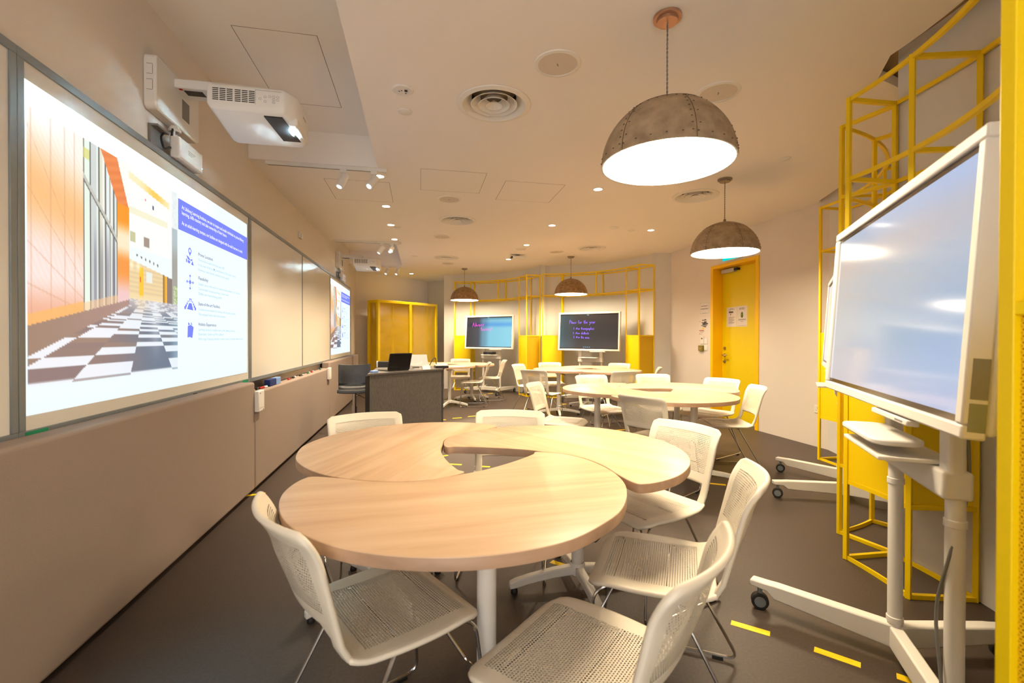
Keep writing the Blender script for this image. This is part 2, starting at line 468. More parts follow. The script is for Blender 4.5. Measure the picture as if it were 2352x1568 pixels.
# single-stroke handwriting, drawn on a unit grid (x right, y up; x-height 1)
HW = {
 'A': (1.3, [[(0, 0), (0.35, 1.0), (0.6, 2.0), (0.8, 1.0), (1.1, 0.1)], [(0.2, 0.8), (0.9, 0.9)]]),
 'P': (1.0, [[(0.1, 0), (0.2, 2.0)], [(0.2, 1.9), (0.7, 1.9), (0.8, 1.4), (0.6, 1.0), (0.2, 0.9)]]),
 'N': (1.2, [[(0, 0), (0.15, 1.6), (0.7, 0.1), (0.95, 1.7)]]),
 'D': (1.1, [[(0.15, 0), (0.2, 1.7)], [(0.1, 1.7), (0.8, 1.4), (0.85, 0.6), (0.2, 0)]]),
 'B': (1.0, [[(0.1, 0), (0.2, 1.8), (0.7, 1.6), (0.6, 1.1), (0.2, 0.9), (0.8, 0.7), (0.7, 0.15), (0.1, 0)]]),
 'l': (0.45, [[(0.1, 0.1), (0.3, 2.0), (0.25, 0.2), (0.45, 0.2)]]),
 'i': (0.45, [[(0.1, 0.9), (0.15, 0.1), (0.4, 0.2)], [(0.2, 1.35), (0.24, 1.42)]]),
 'k': (0.8, [[(0.1, 0), (0.2, 1.9)], [(0.7, 1.0), (0.2, 0.5), (0.75, 0.1)]]),
 'b': (0.8, [[(0.1, 1.9), (0.1, 0.1), (0.6, 0.1), (0.6, 0.8), (0.15, 0.8)]]),
 'h': (0.8, [[(0.1, 0), (0.2, 1.9)], [(0.15, 0.6), (0.5, 0.95), (0.6, 0.1), (0.8, 0.2)]]),
 't': (0.6, [[(0.3, 1.6), (0.25, 0.1), (0.5, 0.15)], [(0.0, 1.05), (0.55, 1.1)]]),
 'f': (0.6, [[(0.6, 1.7), (0.35, 1.8), (0.25, 1.0), (0.2, -0.1)], [(0.0, 0.9), (0.55, 1.0)]]),
 'a': (0.8, [[(0.6, 0.85), (0.2, 0.85), (0.05, 0.3), (0.3, 0.05), (0.6, 0.8), (0.6, 0.1), (0.8, 0.2)]]),
 'e': (0.75, [[(0.1, 0.45), (0.55, 0.6), (0.4, 0.95), (0.1, 0.6), (0.15, 0.1), (0.65, 0.2)]]),
 'o': (0.8, [[(0.4, 0.9), (0.1, 0.6), (0.15, 0.1), (0.5, 0.1), (0.6, 0.6), (0.4, 0.9), (0.8, 0.8)]]),
 'r': (0.6, [[(0.1, 0), (0.15, 0.9), (0.2, 0.6), (0.55, 0.9)]]),
 'n': (0.8, [[(0.1, 0), (0.15, 0.9), (0.2, 0.5), (0.5, 0.9), (0.6, 0.1), (0.8, 0.2)]]),
 'm': (1.1, [[(0.1, 0), (0.15, 0.9), (0.2, 0.5), (0.45, 0.9), (0.5, 0.1), (0.6, 0.6), (0.85, 0.9), (0.9, 0.1), (1.1, 0.2)]]),
 's': (0.65, [[(0.55, 0.95), (0.15, 0.75), (0.5, 0.35), (0.1, 0.05)]]),
 'w': (1.0, [[(0, 0.9), (0.2, 0.1), (0.45, 0.7), (0.65, 0.1), (0.9, 0.95)]]),
 'y': (0.8, [[(0.1, 0.9), (0.2, 0.3), (0.55, 0.4)], [(0.65, 0.95), (0.5, -0.3), (0.2, -0.9), (-0.05, -0.6)]]),
 'g': (0.8, [[(0.6, 0.9), (0.2, 0.85), (0.1, 0.3), (0.5, 0.3), (0.65, 0.9), (0.5, -0.5), (0.2, -0.8), (0.0, -0.5)]]),
 'p': (0.8, [[(0.15, 0.9), (0.05, -0.8)], [(0.15, 0.7), (0.5, 0.95), (0.6, 0.4), (0.15, 0.2)]]),
 'c': (0.7, [[(0.6, 0.8), (0.25, 0.9), (0.1, 0.4), (0.3, 0.05), (0.65, 0.2)]]),
 'z': (0.7, [[(0.05, 0.9), (0.55, 0.9), (0.05, 0.1), (0.65, 0.1)]]),
 '!': (0.5, [[(0.15, 0.4), (0.3, 1.9), (0.35, 1.5), (0.2, 0.4)], [(0.1, 0.0), (0.18, 0.06)]]),
 '.': (0.4, [[(0.05, 0.0), (0.12, 0.06)]]),
 '1': (0.6, [[(0.3, 1.7), (0.15, 0.0)]]),
 '2': (0.8, [[(0.05, 1.2), (0.35, 1.5), (0.55, 1.1), (0.1, 0.1), (0.7, 0.1)]]),
 '3': (0.8, [[(0.1, 1.6), (0.6, 1.6), (0.25, 1.0), (0.6, 0.6), (0.3, 0.0), (0.05, 0.2)]]),
 ' ': (0.7, []),
}
def handwrite(mb, s, x, y, size, r, place_fn, slope=0.0):
    for ch in s:
        w, strokes = HW[ch]
        for st in strokes:
            pts = [place_fn(x + px * size, y + slope * (x + px * size) + py * size) for px, py in st]
            if len(pts) > 2: pts = fillet(pts, 0.6 * size, 2)
            mb.tube(pts, r, 5)
        x += (w + 0.12) * size
    return x

# ---------------------------------------------------------------- camera (level tripod shot, wide lens)
cam = bpy.data.cameras.new('camera'); co = bpy.data.objects.new('camera', cam); COL.objects.link(co)
cam.sensor_fit = 'HORIZONTAL'; cam.sensor_width = 36.0; cam.lens = 36.0 * 1060.0 / 2352.0
cam.clip_start = 0.05; cam.clip_end = 60
YAW, PITCH, ROLL = .1969, .0070, .0021
r_ = Vector((math.cos(YAW), -math.sin(YAW), 0)); f_ = Vector((math.sin(YAW), math.cos(YAW), 0)); z_ = Vector((0, 0, 1))
fw = f_ * math.cos(PITCH) - z_ * math.sin(PITCH); up = f_ * math.sin(PITCH) + z_ * math.cos(PITCH)
rr = r_ * math.cos(ROLL) + up * math.sin(ROLL); uu = -r_ * math.sin(ROLL) + up * math.cos(ROLL)
mat = Matrix((rr, uu, -fw)).transposed().to_4x4(); mat.translation = (0, 0, 1.25)
co.matrix_world = mat
cam.dof.use_dof = True; cam.dof.focus_distance = 3.6; cam.dof.aperture_fstop = 3.5
scene.camera = co

# ---------------------------------------------------------------- the room
CZ = 2.82          # main ceiling
CT = 3.10          # raised parts of the ceiling
WX = -1.475        # left wall face
XW = 4.514         # right wall face (door wall)
# the four curved bays: pier corner, direction, chord
BAY = [((0.861, 11.467), -0.8335, 2.484), ((2.589, 9.704), -0.8485, 2.484), ((4.354, 4.037), -2.3039, 2.484), ((2.675, 2.178), -2.2895, 2.484)]
BL = 2.484; RF_, RB_ = 1.70, 2.0
BA = math.asin(BL / 2 / RB_); BYC = RB_ * math.cos(BA); BB = BA - 0.235
def bay_arc(rad, t):            # local frame: x along the chord, y = away from the room
    return (BL / 2 + rad * math.sin(t), -(BYC - rad * math.cos(t)))
def bay_world(k, p):
    (ox, oy), a, _ = BAY[k]
    q = rot2(p, a); return (ox + q[0], oy + q[1])

structure(MB().box(-1.9, 5.6, -1.6, 14.2, -0.1, 0.0).obj('floor', 'floor'))
# left wall
structure(MB().box(WX - 0.15, WX, -1.6, 11.31, 0, CT).obj('wall_left', 'wall'))
# slanted wall behind the mesh cabinet and the short wall beside the first bay
wb = MB()
def slab(mb, pts, th, z0, z1):
    n = len(pts); offs = []
    for i, p in enumerate(pts):
        a, b = pts[max(0, i - 1)], pts[min(n - 1, i + 1)]
        d = Vector((b[0] - a[0], b[1] - a[1])).normalized()
        offs.append((p[0] - d.y * th, p[1] + d.x * th))
    for i in range(n - 1):
        a, b, c, d = pts[i], pts[i + 1], offs[i + 1], offs[i]
        q = len(mb.v)
        mb.v += [(x, y, z0) for x, y in (a, b, c, d)] + [(x, y, z1) for x, y in (a, b, c, d)]
        for f in ((3, 2, 1, 0), (4, 5, 6, 7), (0, 1, 5, 4), (2, 3, 7, 6)): mb.face([q + k for k in f])
        if i == 0: mb.face([q + k for k in (3, 0, 4, 7)])
        if i == n - 2: mb.face([q + k for k in (1, 2, 6, 5)])
    return mb
structure(slab(MB(), [(WX, 11.31), (0.22, 13.1)], 0.12, 0, CZ + 0.01).obj('wall_back', 'wall'))
structure(slab(MB(), [(0.22, 13.1), (1.5, 11.75)], 0.12, 0, CZ + 0.01).obj('wall_far', 'wall_grey'))
# curved bay walls
def bay_wall(k, lo, hi, top, extra_lo=None, extra_hi=None):
    pts = [bay_world(k, bay_arc(RB_ + 0.018, lo + (hi - lo) * i / 28)) for i in range(29)]
    if extra_lo: pts = [extra_lo] + pts
    if extra_hi: pts = pts + [extra_hi]
    return slab(MB(), pts, 0.10, 0, top)
structure(bay_wall(0, -BA - 0.14, BA, CZ + 0.01).obj('wall_bay_first', 'wall_grey', sharp=25))
structure(bay_wall(1, -BA, BA, CZ + 0.01, extra_hi=(XW, 7.74)).obj('wall_bay_second', 'wall_grey', sharp=25))
structure(bay_wall(2, -BA, BA, CT, extra_lo=(XW, 4.40)).obj('wall_bay_third', 'wall_grey', sharp=25))
structure(bay_wall(3, -BA, BA, CT).obj('wall_bay_fourth', 'wall_grey', sharp=25))
structure(slab(MB(), [(1.03, 0.33), (0.40, -1.6)], 0.12, 0, CT).obj('wall_light_shield', 'wall_grey'))  # added out of view to keep world light off the near post
# right wall with the door opening
DY0, DY1, DZ = 5.485, 6.54, 2.385
w = MB()
w.box(XW, XW + 0.3, 4.38, DY0 + 0.02, 0, CT); w.box(XW, XW + 0.3, DY1 - 0.02, 7.78, 0, CT); w.box(XW, XW + 0.3, DY0 + 0.02, DY1 - 0.02, DZ - 0.02, CT)
structure(w.obj('wall_right', 'wall'))

# ceiling with two raised pockets, round openings for the air outlets and a gap at the right-hand bays
DIFF = [(0.487, 3.077), (0.488, 6.18), (0.504, 9.096), (2.973, 4.601), (2.925, 7.608)]
REC = [(WX - 0.012, -0.385, 1.94, 4.425), (WX - 0.012, -0.385, 7.84, 10.28)]
def inset(k, t): return bay_world(k, bay_arc(RB_ - 0.115, t))
outer = [(WX - 0.02, -1.6), (0.2, -1.6), (0.75, 0.25)]
outer += [inset(3, BA - (2 * BA - 0.04) * i / 24) for i in range(25)]
outer += [inset(2, BA - 0.02 - (2 * BA - 0.05) * i / 24) for i in range(25)]
outer += [(4.46, 4.49), (XW + 0.02, 4.52), (XW + 0.02, 7.9), (5.2, 9.0), (5.2, 13.8), (WX - 0.02, 13.8)]
bm = bmesh.new()
def ring(pts, z):
    vs = [bm.verts.new((x, y, z)) for x, y in pts]
    return vs, [bm.edges.new((vs[i], vs[(i + 1) % len(vs)])) for i in range(len(vs))]
edges = []; loops = []
for pts in [outer] + [[(a, c), (b, c), (b, d), (a, d)] for a, b, c, d in REC] + [[(x + 0.205 * math.cos(2 * PI * i / 40), y + 0.205 * math.sin(2 * PI * i / 40)) for i in range(40)] for x, y in DIFF]:
    vs, es = ring(pts, CZ); edges += es; loops.append(vs)
bmesh.ops.triangle_fill(bm, use_beauty=True, use_dissolve=False, edges=edges, normal=(0, 0, -1))
# turn up the edge of every opening and the outer edge
for i, vs in enumerate(loops):
    h = 0.06 if i == 0 else (CT - CZ if i <= 2 else 0.10)
    top = [bm.verts.new((v.co.x, v.co.y, CZ + h)) for v in vs]
    for k in range(len(vs)):
        j = (k + 1) % len(vs); bm.faces.new((vs[k], vs[j], top[j], top[k]))
    if 1 <= i <= 2: bm.faces.new(top)
me = bpy.data.meshes.new('ceiling'); bm.to_mesh(me); bm.free(); me.materials.append(M['ceiling'])
structure(bpy.data.objects.new('ceiling', me)); COL.objects.link(bpy.data.objects['ceiling'])
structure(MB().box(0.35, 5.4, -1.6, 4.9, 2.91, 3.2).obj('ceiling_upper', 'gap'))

# door
d = thing('door_1', None, None, (XW, DY0, 0)); structure(d)
fr = MB(); W_ = DY1 - DY0
fr.box(-0.014, 0.235, 0, 0.062, 0, DZ); fr.box(-0.014, 0.235, W_ - 0.062, W_, 0, DZ); fr.box(-0.014, 0.235, 0.062, W_ - 0.062, DZ - 0.05, DZ)
structure(fr.obj('door_frame', 'yellow_frame', d, 0.002))
structure(MB().box(0.155, 0.20, 0.064, W_ - 0.064, 0.012, DZ - 0.052).obj('door_leaf', 'yellow_door', d, 0.002))
cl = MB(); cl.box(0.09, 0.155, W_ - 0.40, W_ - 0.115, DZ - 0.125, DZ - 0.067)
structure(cl.obj('door_closer', 'silver', d, 0.006)); structure(MB().box(0.10, 0.155, W_ - 0.47, W_ - 0.40, DZ - 0.11, DZ - 0.075).obj('door_closer_arm', 'black', d, 0.004))
hd = MB()
for z in (1.10, 0.995, 0.895): hd.tube([(0.146, W_ - 0.125, z), (0.157, W_ - 0.125, z)], 0.026, 20)
hd.tube(fillet([(0.157, W_ - 0.125, 0.995), (0.10, W_ - 0.125, 0.995), (0.10, W_ - 0.235, 0.995)], 0.02), 0.010, 10)
hd.tube([(0.157, W_ - 0.125, 0.895), (0.125, W_ - 0.125, 0.895)], 0.012, 12)
structure(hd.obj('door_handle', 'steel', d))

# ---------------------------------------------------------------- left wall: padded panels
def pad(y0, y1, z1, x1, label):
    o = MB().box(-1.4125, x1, y0, y1, 0.03, z1).obj('padded_wall_panel', 'pad', None, 0.018, seg=4)
    return tag(o, label, 'wall panel', 'padded panels along the left wall')
pad(0.2, 4.045, 0.893, -1.302, 'long beige padded wall panel under the big projected slide')
pad(4.052, 7.158, 0.807, -1.302, 'lower beige padded wall panel below the plain whiteboards with pens above it')
pad(7.166, 9.50, 0.893, -1.302, 'beige padded wall panel beside the black stool under the far projected slide')
pad(9.56, 10.31, 0.905, -1.29, 'last narrow beige padded wall panel behind the black stool')

# whiteboards
BX = -1.42
def board(y0, y1, label, fl=0.03, fr_=0.03):
    t = thing('whiteboard', label, 'whiteboard', (WX, y0, 0.874), 0, 'whiteboards along the left wall')
    L = y1 - y0; H = 2.296 - 0.874
    MB().box(0.002, BX - WX, 0.004, L - 0.004, 0.006, H - 0.006).obj('board_panel', 'board', t)
    f = MB(); x0, x1 = 0.0, BX - WX + 0.006
    f.box(x0, x1, 0.0, L, 0, 0.032); f.box(x0, x1, 0.0, L, H - 0.035, H)
    f.box(x0, x1, 0.0, fl, 0.032, H - 0.035); f.box(x0, x1, L - fr_, L, 0.032, H - 0.035)
    f.obj('board_frame', 'alu', t, 0.002)
    return t
board(-0.34, 1.972, 'plain whiteboard at the near end, left of the big projected slide')
b1 = board(1.974, 4.284, 'whiteboard carrying the big projected slide')
board(4.286, 6.069, 'plain whiteboard just beyond the big projected slide', 0.03, 0.008)
board(6.071, 7.868, 'second plain whiteboard beyond the big slide, next to the far slide', 0.008, 0.02)
b4 = board(7.87, 10.12, 'far whiteboard carrying the small far projected slide', 0.02, 0.03)
for par, spots in ((b1, ((0.025, 0.13), (2.13, 2.245))),):
    for a, b in spots:
        g = MB().box(BX - WX + 0.006, BX - WX + 0.0075, a, b, 0.006, 0.028).obj('green_label', 'green', par)
        g['label'] = 'small green label strip on the lower frame'
g = MB(); g.box(BX - WX + 0.006, BX - WX + 0.009, 1.30, 1.345, 0.004, 0.02); g.obj('pen_sensor', 'black', b1)

# ---------------------------------------------------------------- the projected slide (flat picture)
SW, SH = 2.213, 1.235
def mix(a, b, t):
    t = max(0.0, min(1.0, t)); return tuple(x + (y - x) * t for x, y in zip(a, b))
def sstep(a, b, x):
    t = max(0.0, min(1.0, (x - a) / (b - a))); return t * t * (3 - 2 * t)
WHT = (0.945, 0.985, 1.0)
def hash2(a, b):
    v = math.sin(a * 12.9898 + b * 78.233) * 43758.5453; return v - math.floor(v)
def picture(u, v):
    """colour of the photographed atrium at slide position u (right), v (down); sRGB"""
    # perspective floor
    base = 0.731 + (u - 0.003) * (0.613 - 0.731) / 0.275        # foot of the left wall
    edge = 0.825 + (u - 0.003) * (0.635 - 0.825) / 0.275        # inner edge of the dark border
    if u < 0.279 and v < base:
        if u < 0.135:                                            # timber wall
            g = (v - 0.07) / 0.62
            top, mid, pale, low = (1.0, 0.985, 0.955), (0.99, 0.82, 0.62), (1.0, 0.92, 0.90), (0.95, 0.72, 0.62)
            c = mix(top, mid, sstep(0.05, 0.42, g + 0.9 * (0.075 - u)))
            c = mix(c, pale, sstep(0.42, 0.68, g)); c = mix(c, low, sstep(0.80, 1.0, g))
            c = mix(c, (1.0, 0.74, 0.48), 0.55 * math.exp(-((g - 0.36 - u) / 0.16) ** 2))
            k = 0.5 + 0.5 * math.sin((v - 2.4 * u) * 210 + 3 * math.sin(v * 30))
            c = mix(c, (0.98, 0.66, 0.40), 0.08 * k)
            for uu_ in (0.012, 0.055, 0.088, 0.112):
                if abs(u - uu_) < 0.0012: c = mix(c, (0.85, 0.62, 0.48), 0.35)
            for (v0, sl) in ((0.30, 2.0), (0.47, 1.2), (0.115, 3.0), (0.60, 0.55)):
                if abs(v - (v0 + sl * u)) < 0.003: c = mix(c, (0.85, 0.62, 0.48), 0.35)
            if v > base - 0.035: c = mix(c, (1.0, 0.74, 0.42), 0.8)
            return c
        # orange soffit running down to an orange column
        if v < 0.245:
            l0 = 0.185 + (v - 0.072) * (0.239 - 0.185) / 0.172; l1 = 0.238 + (v - 0.072) * (0.275 - 0.238) / 0.163
            if l0 < u < l1:
                s = 0.5 + 0.5 * math.sin((v * 1.0 + u * 0.6) * 190)
                return mix((0.96, 0.58, 0.35), (0.90, 0.49, 0.27), s * 0.6)
            if u >= l1: return (0.985, 0.985, 0.965)
        elif u > 0.239:
            c = mix((1.0, 0.62, 0.20), (1.0, 0.93, 0.80), sstep(0.30, 0.37, v)); c = mix(c, (0.98, 0.62, 0.30), sstep(0.40, 0.47, v))
            c = mix(c, (0.95, 0.80, 0.80), sstep(0.50, 0.60, v)); return c
        # glazed curtain wall with mullions
        x = (u - 0.136) / 0.103
        cols = [(0.00, (0.52, 0.50, 0.46)), (0.03, (0.93, 0.98, 0.93)), (0.17, (0.35, 0.38, 0.36)), (0.20, (0.84, 0.86, 0.85)), (0.36, (0.93, 0.97, 0.95)), (0.41, (0.50, 0.50, 0.46)), (0.45, (0.90, 0.90, 0.82)),
                (0.53, (0.97, 0.97, 0.94)), (0.60, (0.48, 0.47, 0.45)), (0.64, (0.92, 0.96, 0.96)), (0.74, (0.62, 0.60, 0.50)), (0.78, (0.94, 0.96, 0.95)), (0.86, (0.45, 0.48, 0.46)), (0.90, (0.90, 0.93, 0.92)), (0.97, (0.58, 0.55, 0.45))]
        c = cols[0][1]
        for a, cc in cols:
            if x >= a: c = cc
        lowd = sstep(0.30, 0.52, v)
        if 0.20 <= x: c = mix(c, (0.46, 0.45, 0.53), lowd * 0.55 * (1 if int(x * 11) % 2 else 0.25))
        beam = 0.20 + x * 0.19
        if abs(v - beam) < 0.010: c = (0.80, 0.80, 0.76)
        if abs(v - beam - 0.013) < 0.004: c = (0.45, 0.46, 0.44)
        if x < 0.17 and 0.10 < v < 0.14: c = mix(c, (0.88, 0.86, 0.45), 0.7)
        if v > base - 0.03: c = mix(c, (1.0, 0.80, 0.60), 0.6)
        return c
    if u < 0.279 and v < edge:                                   # dark stone border
        return mix((0.64, 0.53, 0.46), (0.70, 0.57, 0.54), u / 0.28)
    if u >= 0.279 and v < 0.605:                                 # atrium and lobby behind
        if u > 0.462:                                            # grey pillar and plants at the right
            if v < 0.25: return mix(WHT, (0.88, 0.90, 0.87), 0.6 * hash2(int(u * 300), int(v * 90)))
            if v > 0.52 and u > 0.468: return mix((0.55, 0.66, 0.38), (0.92, 0.94, 0.84), hash2(int(u * 500), int(v * 200)))
            return mix((0.72, 0.78, 0.80), (0.66, 0.66, 0.63), sstep(0.30, 0.42, v))
        yb = 0.088 + (u - 0.255) * (0.140 - 0.088) / 0.19
        if yb < v < yb + 0.030 and u < 0.449: return mix((0.99, 0.95, 0.78), (1.0, 0.82, 0.38), math.exp(-((u - 0.385) / 0.04) ** 2))
        if v < 0.40:
            c = (0.985, 0.995, 0.985)
            if 0.235 < v < 0.26 and u < 0.44: c = mix(c, (0.96, 0.93, 0.74), 0.6)
            if 0.335 < v < 0.375 and 0.283 < u < 0.303: c = (0.80, 0.80, 0.64)
            if 0.338 < v < 0.378 and 0.336 < u < 0.358: c = (0.66, 0.60, 0.55)
            if 0.19 < v < 0.205 and abs(u - 0.375) < 0.003: c = (0.36, 0.40, 0.50)
            if 0.175 < v < 0.185 and abs(u - 0.343) < 0.002: c = (0.93, 0.55, 0.60)
            return c
        ceil_ = 0.448 + (u - 0.28) * (0.49 - 0.448) / 0.18
        if v < ceil_:
            c = (0.95, 0.985, 0.99)
            for k in range(6):
                if math.hypot((u - (0.309 + 0.017 * k)) * 1.8, v - (0.424 + 0.0042 * k)) < 0.0055: c = (0.42, 0.48, 0.50)
            return c
        if u > 0.418:                                            # amber doorway
            return mix((0.62, 0.47, 0.30), (1.0, 0.73, 0.22), sstep(0.42, 0.432, u)) if u < 0.437 else (0.55, 0.49, 0.46)
        c = mix((0.96, 0.86, 0.66), (0.90, 0.80, 0.64), 0.5 + 0.5 * math.sin(v * 330))
        if 0.47 < v < 0.60 and 0.316 < u < 0.334: c = (1.0, 0.80, 0.25)
        if abs(u - 0.3215) < 0.003 and 0.51 < v < 0.535: c = (0.93, 0.45, 0.30)
        if 0.485 < v < 0.53 and 0.345 < u < 0.37: c = (0.93, 0.95, 0.92)
        for cu in (0.288, 0.313): c = mix(c, (1.0, 0.98, 0.82), 0.9 * math.exp(-(((u - cu) / 0.008) ** 2 + ((v - 0.47) / 0.018) ** 2)))
        if v > 0.59: c = mix(c, (0.98, 0.90, 0.72), 0.6)
        return c
    # chequered floor
    vv = v - 0.592
    if vv < 0.004: vv = 0.004
    depth = 1.0 / vv; lat = (u - 0.345) / vv
    ra = int(math.floor(depth * 1.9)) if depth < 40 else int(depth)
    ca = int(math.floor(lat * 1.8 + 40.35))
    dark = (ra + ca) % 2 == 0
    warm = sstep(0.40, 0.10, u); blue = sstep(0.15, 0.40, u)
    dk = mix((0.58, 0.49, 0.49), (0.44, 0.50, 0.58), blue)
    h = hash2(ca, ra)
    dk = mix(dk, (0.66, 0.55, 0.48), 0.6 * h * (1 - blue) + 0.25 * (h > 0.75))
    if 0.35 < h < 0.47: dark = not dark
    dk = mix(dk, (0.60, 0.74, 0.82), 0.7 * sstep(0.44, 0.49, u))
    lt = mix((0.955, 0.96, 0.985), (0.88, 0.95, 0.99), blue * 0.5)
    c = dk if dark else lt
    far = sstep(0.70, 0.60, v)
    c = mix(c, (0.84, 0.81, 0.82), far * 0.7)
    c = mix(c, (1.0, 0.90, 0.72), 0.6 * far * math.exp(-((u - 0.325) / 0.022) ** 2))
    c = mix(c, (0.98, 0.99, 1.0), 0.55 * math.exp(-((u - 0.385) / 0.022) ** 2) * sstep(0.90, 0.62, v))
    return c

def slide_color(u, v):
    if not (0.004 <= u <= 0.490 and 0.072 <= v <= 0.918): k = 0.83 + 1.3 * sstep(0.75, 0.15, u) * sstep(0.16, 0.03, v); return (0.90 * k, 1.02 * k, 1.05 * k)      # bare projector white, lens hot spot painted brighter at top left
    c = picture(u, v)
    if v > 0.90: c = mix(c, WHT, 0.35)
    return tuple(x * 0.84 for x in lin(c))
def slide_mesh():
    NX, NY = 300, 220
    me = bpy.data.meshes.new('picture')
    us = [0.492 * i / NX for i in range(NX + 1)] + [0.492 + 0.508 * (i + 1) / 8 for i in range(8)]
    vs = [j / NY for j in range(NY + 1)]
    verts = [(0, u * SW, -v * SH) for v in vs for u in us]
    n = len(us)
    faces = [(j * n + i, j * n + i + 1, (j + 1) * n + i + 1, (j + 1) * n + i) for j in range(NY) for i in range(n - 1)]
    me.from_pydata(verts, [], faces)
    ca = me.color_attributes.new('Col', 'FLOAT_COLOR', 'POINT')
    dat = []
    for v in vs:
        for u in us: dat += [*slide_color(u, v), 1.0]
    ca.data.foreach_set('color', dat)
    me.materials.append(M['slide']); me.update()
    return me
def flat(name, mat_, parent, fn):
    mb = MB(); fn(mb); return mb.obj(name, mat_, parent, fix=False)
M['violet'] = emit_mat('projected_violet', lin((0.49, 0.53, 1.0)), 0.75)
M['navy'] = emit_mat('projected_navy', lin((0.30, 0.36, 0.60)), 0.6)
M['pale_teal'] = emit_mat('projected_pale_teal', lin((0.62, 0.80, 0.86)), 0.75)
EX, EY = (0, 1, 0), (0, 0, 1)
def SP(u, v, x=0.0): return (x, u * SW, -v * SH)
sl = thing('projected_slide', 'big projected slide of a timber and glass atrium with a violet text banner', 'projected slide', (-1.4175, 2.007, 2.195), 0, 'slides projected on the whiteboards')
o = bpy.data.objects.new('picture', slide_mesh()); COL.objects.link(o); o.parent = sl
flat('banner', 'violet', sl, lambda m: m.quad(SP(0.493, 0.24, .0008), SP(1.0, 0.24, .0008), SP(1.0, 0.090, .0008), SP(0.493, 0.090, .0008)))
for s, u, v, u1 in (('At Lifelong Learning Institute, we aim to inspire and enable individuals to pursue lifelong', .512, .133, .962), ('learning, skills mastery and take ownership of their future.', .512, .160, .812), ('As an adult-learning campus, our facilities are designed with the adult learners in mind.', .512, .210, .952)):
    flat('banner_text', 'slide_white', sl, lambda m: add_text(m, s, SP(u, v, .0016), EX, EY, 0.032, (u1 - u) * SW, 0.012))
for s, v, u1 in (('Prime Location', .333, .705), ('Flexibility', .459, .672), ('State-of-the-art Facilities', .594, .757), ('Holistic Experience', .702, .728)):
    flat('heading_text', 'navy', sl, lambda m: add_text(m, s, SP(.607, v, .0012), EX, EY, 0.030, (u1 - .607) * SW, 0.004))
for s, v, u1 in (('Three-minute walk from Paya Lebar MRT', .360, .795), ('In the heart of the bustling development of Paya Lebar Central', .386, .888), ('Numerous eateries and commercial malls nearby', .412, .830),
                     ('Scalable spaces with options to accommodate between 10 to 160 pax', .487, .925), ('Customisable set-up according to event needs', .513, .828), ('Different furnishing with', .539, .770),
                     ('Conducive environment for training and corporate activities', .621, .885), ('Fully equipped with Audio Visual systems', .647, .800),
                     ('Learning resources available such as the Lifelong Learning', .729, .878), ('Exploration Centre and The LLiBrary', .753, .785), ('Wide range of learning materials, as well as career and training related services', .779, .955)):
    flat('body_text', 'pale_teal', sl, lambda m: add_text(m, s, SP(.607, v, .0012), EX, EY, 0.024, (u1 - .607) * SW))
def icon_tools(m):
    def poly(pts):
        n = len(m.v); m.v += [SP(u, v, .0012) for u, v in pts]; m.face(list(range(n, n + len(pts))))
    a = SH / SW
    def ell(cu, cv, r, k0=0, k1=20):
        poly([(cu + r * a * math.cos(2 * PI * k / 20), cv + r * math.sin(2 * PI * k / 20)) for k in range(20)])
    return poly, ell, a
def map_pin_icon(m):
    poly, ell, a = icon_tools(m)   # map pin over a folded map
    for k in range(20):
        a0, a1 = 2 * PI * k / 20, 2 * PI * (k + 1) / 20
        poly([(.557 + rr_ * a * math.cos(t), .325 + rr_ * 1.0 * math.sin(t)) for rr_, t in ((.016, a0), (.016, a1), (.009, a1), (.009, a0))])
    poly([(.549, .332), (.565, .332), (.557, .352)]); poly([(.537, .352), (.548, .356), (.560, .369), (.572, .362), (.570, .374), (.545, .370)])
    poly([(.535, .368), (.541, .372), (.541, .388), (.535, .386)]); poly([(.545, .372), (.560, .378), (.556, .390), (.545, .387)]); poly([(.572, .372), (.580, .394), (.564, .392)])
def arrows_icon(m):
    poly, ell, a = icon_tools(m)   # four-way arrows
    for du, dv in ((0, -1), (0, 1), (-1, 0), (1, 0)):
        c = (.558 + du * .022, .483 + dv * .040)
        if dv: poly([(c[0] - .006, c[1] - dv * .012), (c[0] + .006, c[1] - dv * .012), (c[0], c[1])]); poly([(.557, .483), (.559, .483), (.559, c[1] - dv * .012), (.557, c[1] - dv * .012)])
        else: poly([(c[0] - du * .007, c[1] - .010), (c[0] - du * .007, c[1] + .010), (c[0], c[1])]); poly([(.558, .4815), (c[0] - du * .007, .4815), (c[0] - du * .007, .4845), (.558, .4845)])
    poly([(.553, .474), (.563, .474), (.563, .492), (.553, .492)])
def meeting_icon(m):
    poly, ell, a = icon_tools(m)   # meeting table with seats
    poly([(.552, .590), (.566, .590), (.577, .625), (.540, .622)]); poly([(.553, .566), (.566, .568), (.566, .584), (.563, .584), (.563, .572), (.556, .571), (.556, .584), (.553, .584)])
    for s_ in (-1, 1):
        for k in range(4): ell(.559 + s_ * (.013 + .0055 * k), .583 + .011 * k, .0045 + .0014 * k)
def book_icon(m):
    poly, ell, a = icon_tools(m)   # book
    poly([(.544, .706), (.562, .700), (.578, .712), (.570, .768), (.556, .762), (.542, .765)]); poly([(.546, .702), (.546, .687), (.558, .698)]); poly([(.562, .697), (.564, .684), (.570, .702)])
flat('map_pin_icon', 'violet', sl, map_pin_icon)
flat('arrows_icon', 'violet', sl, arrows_icon)
flat('meeting_icon', 'violet', sl, meeting_icon)
flat('book_icon', 'violet', sl, book_icon)

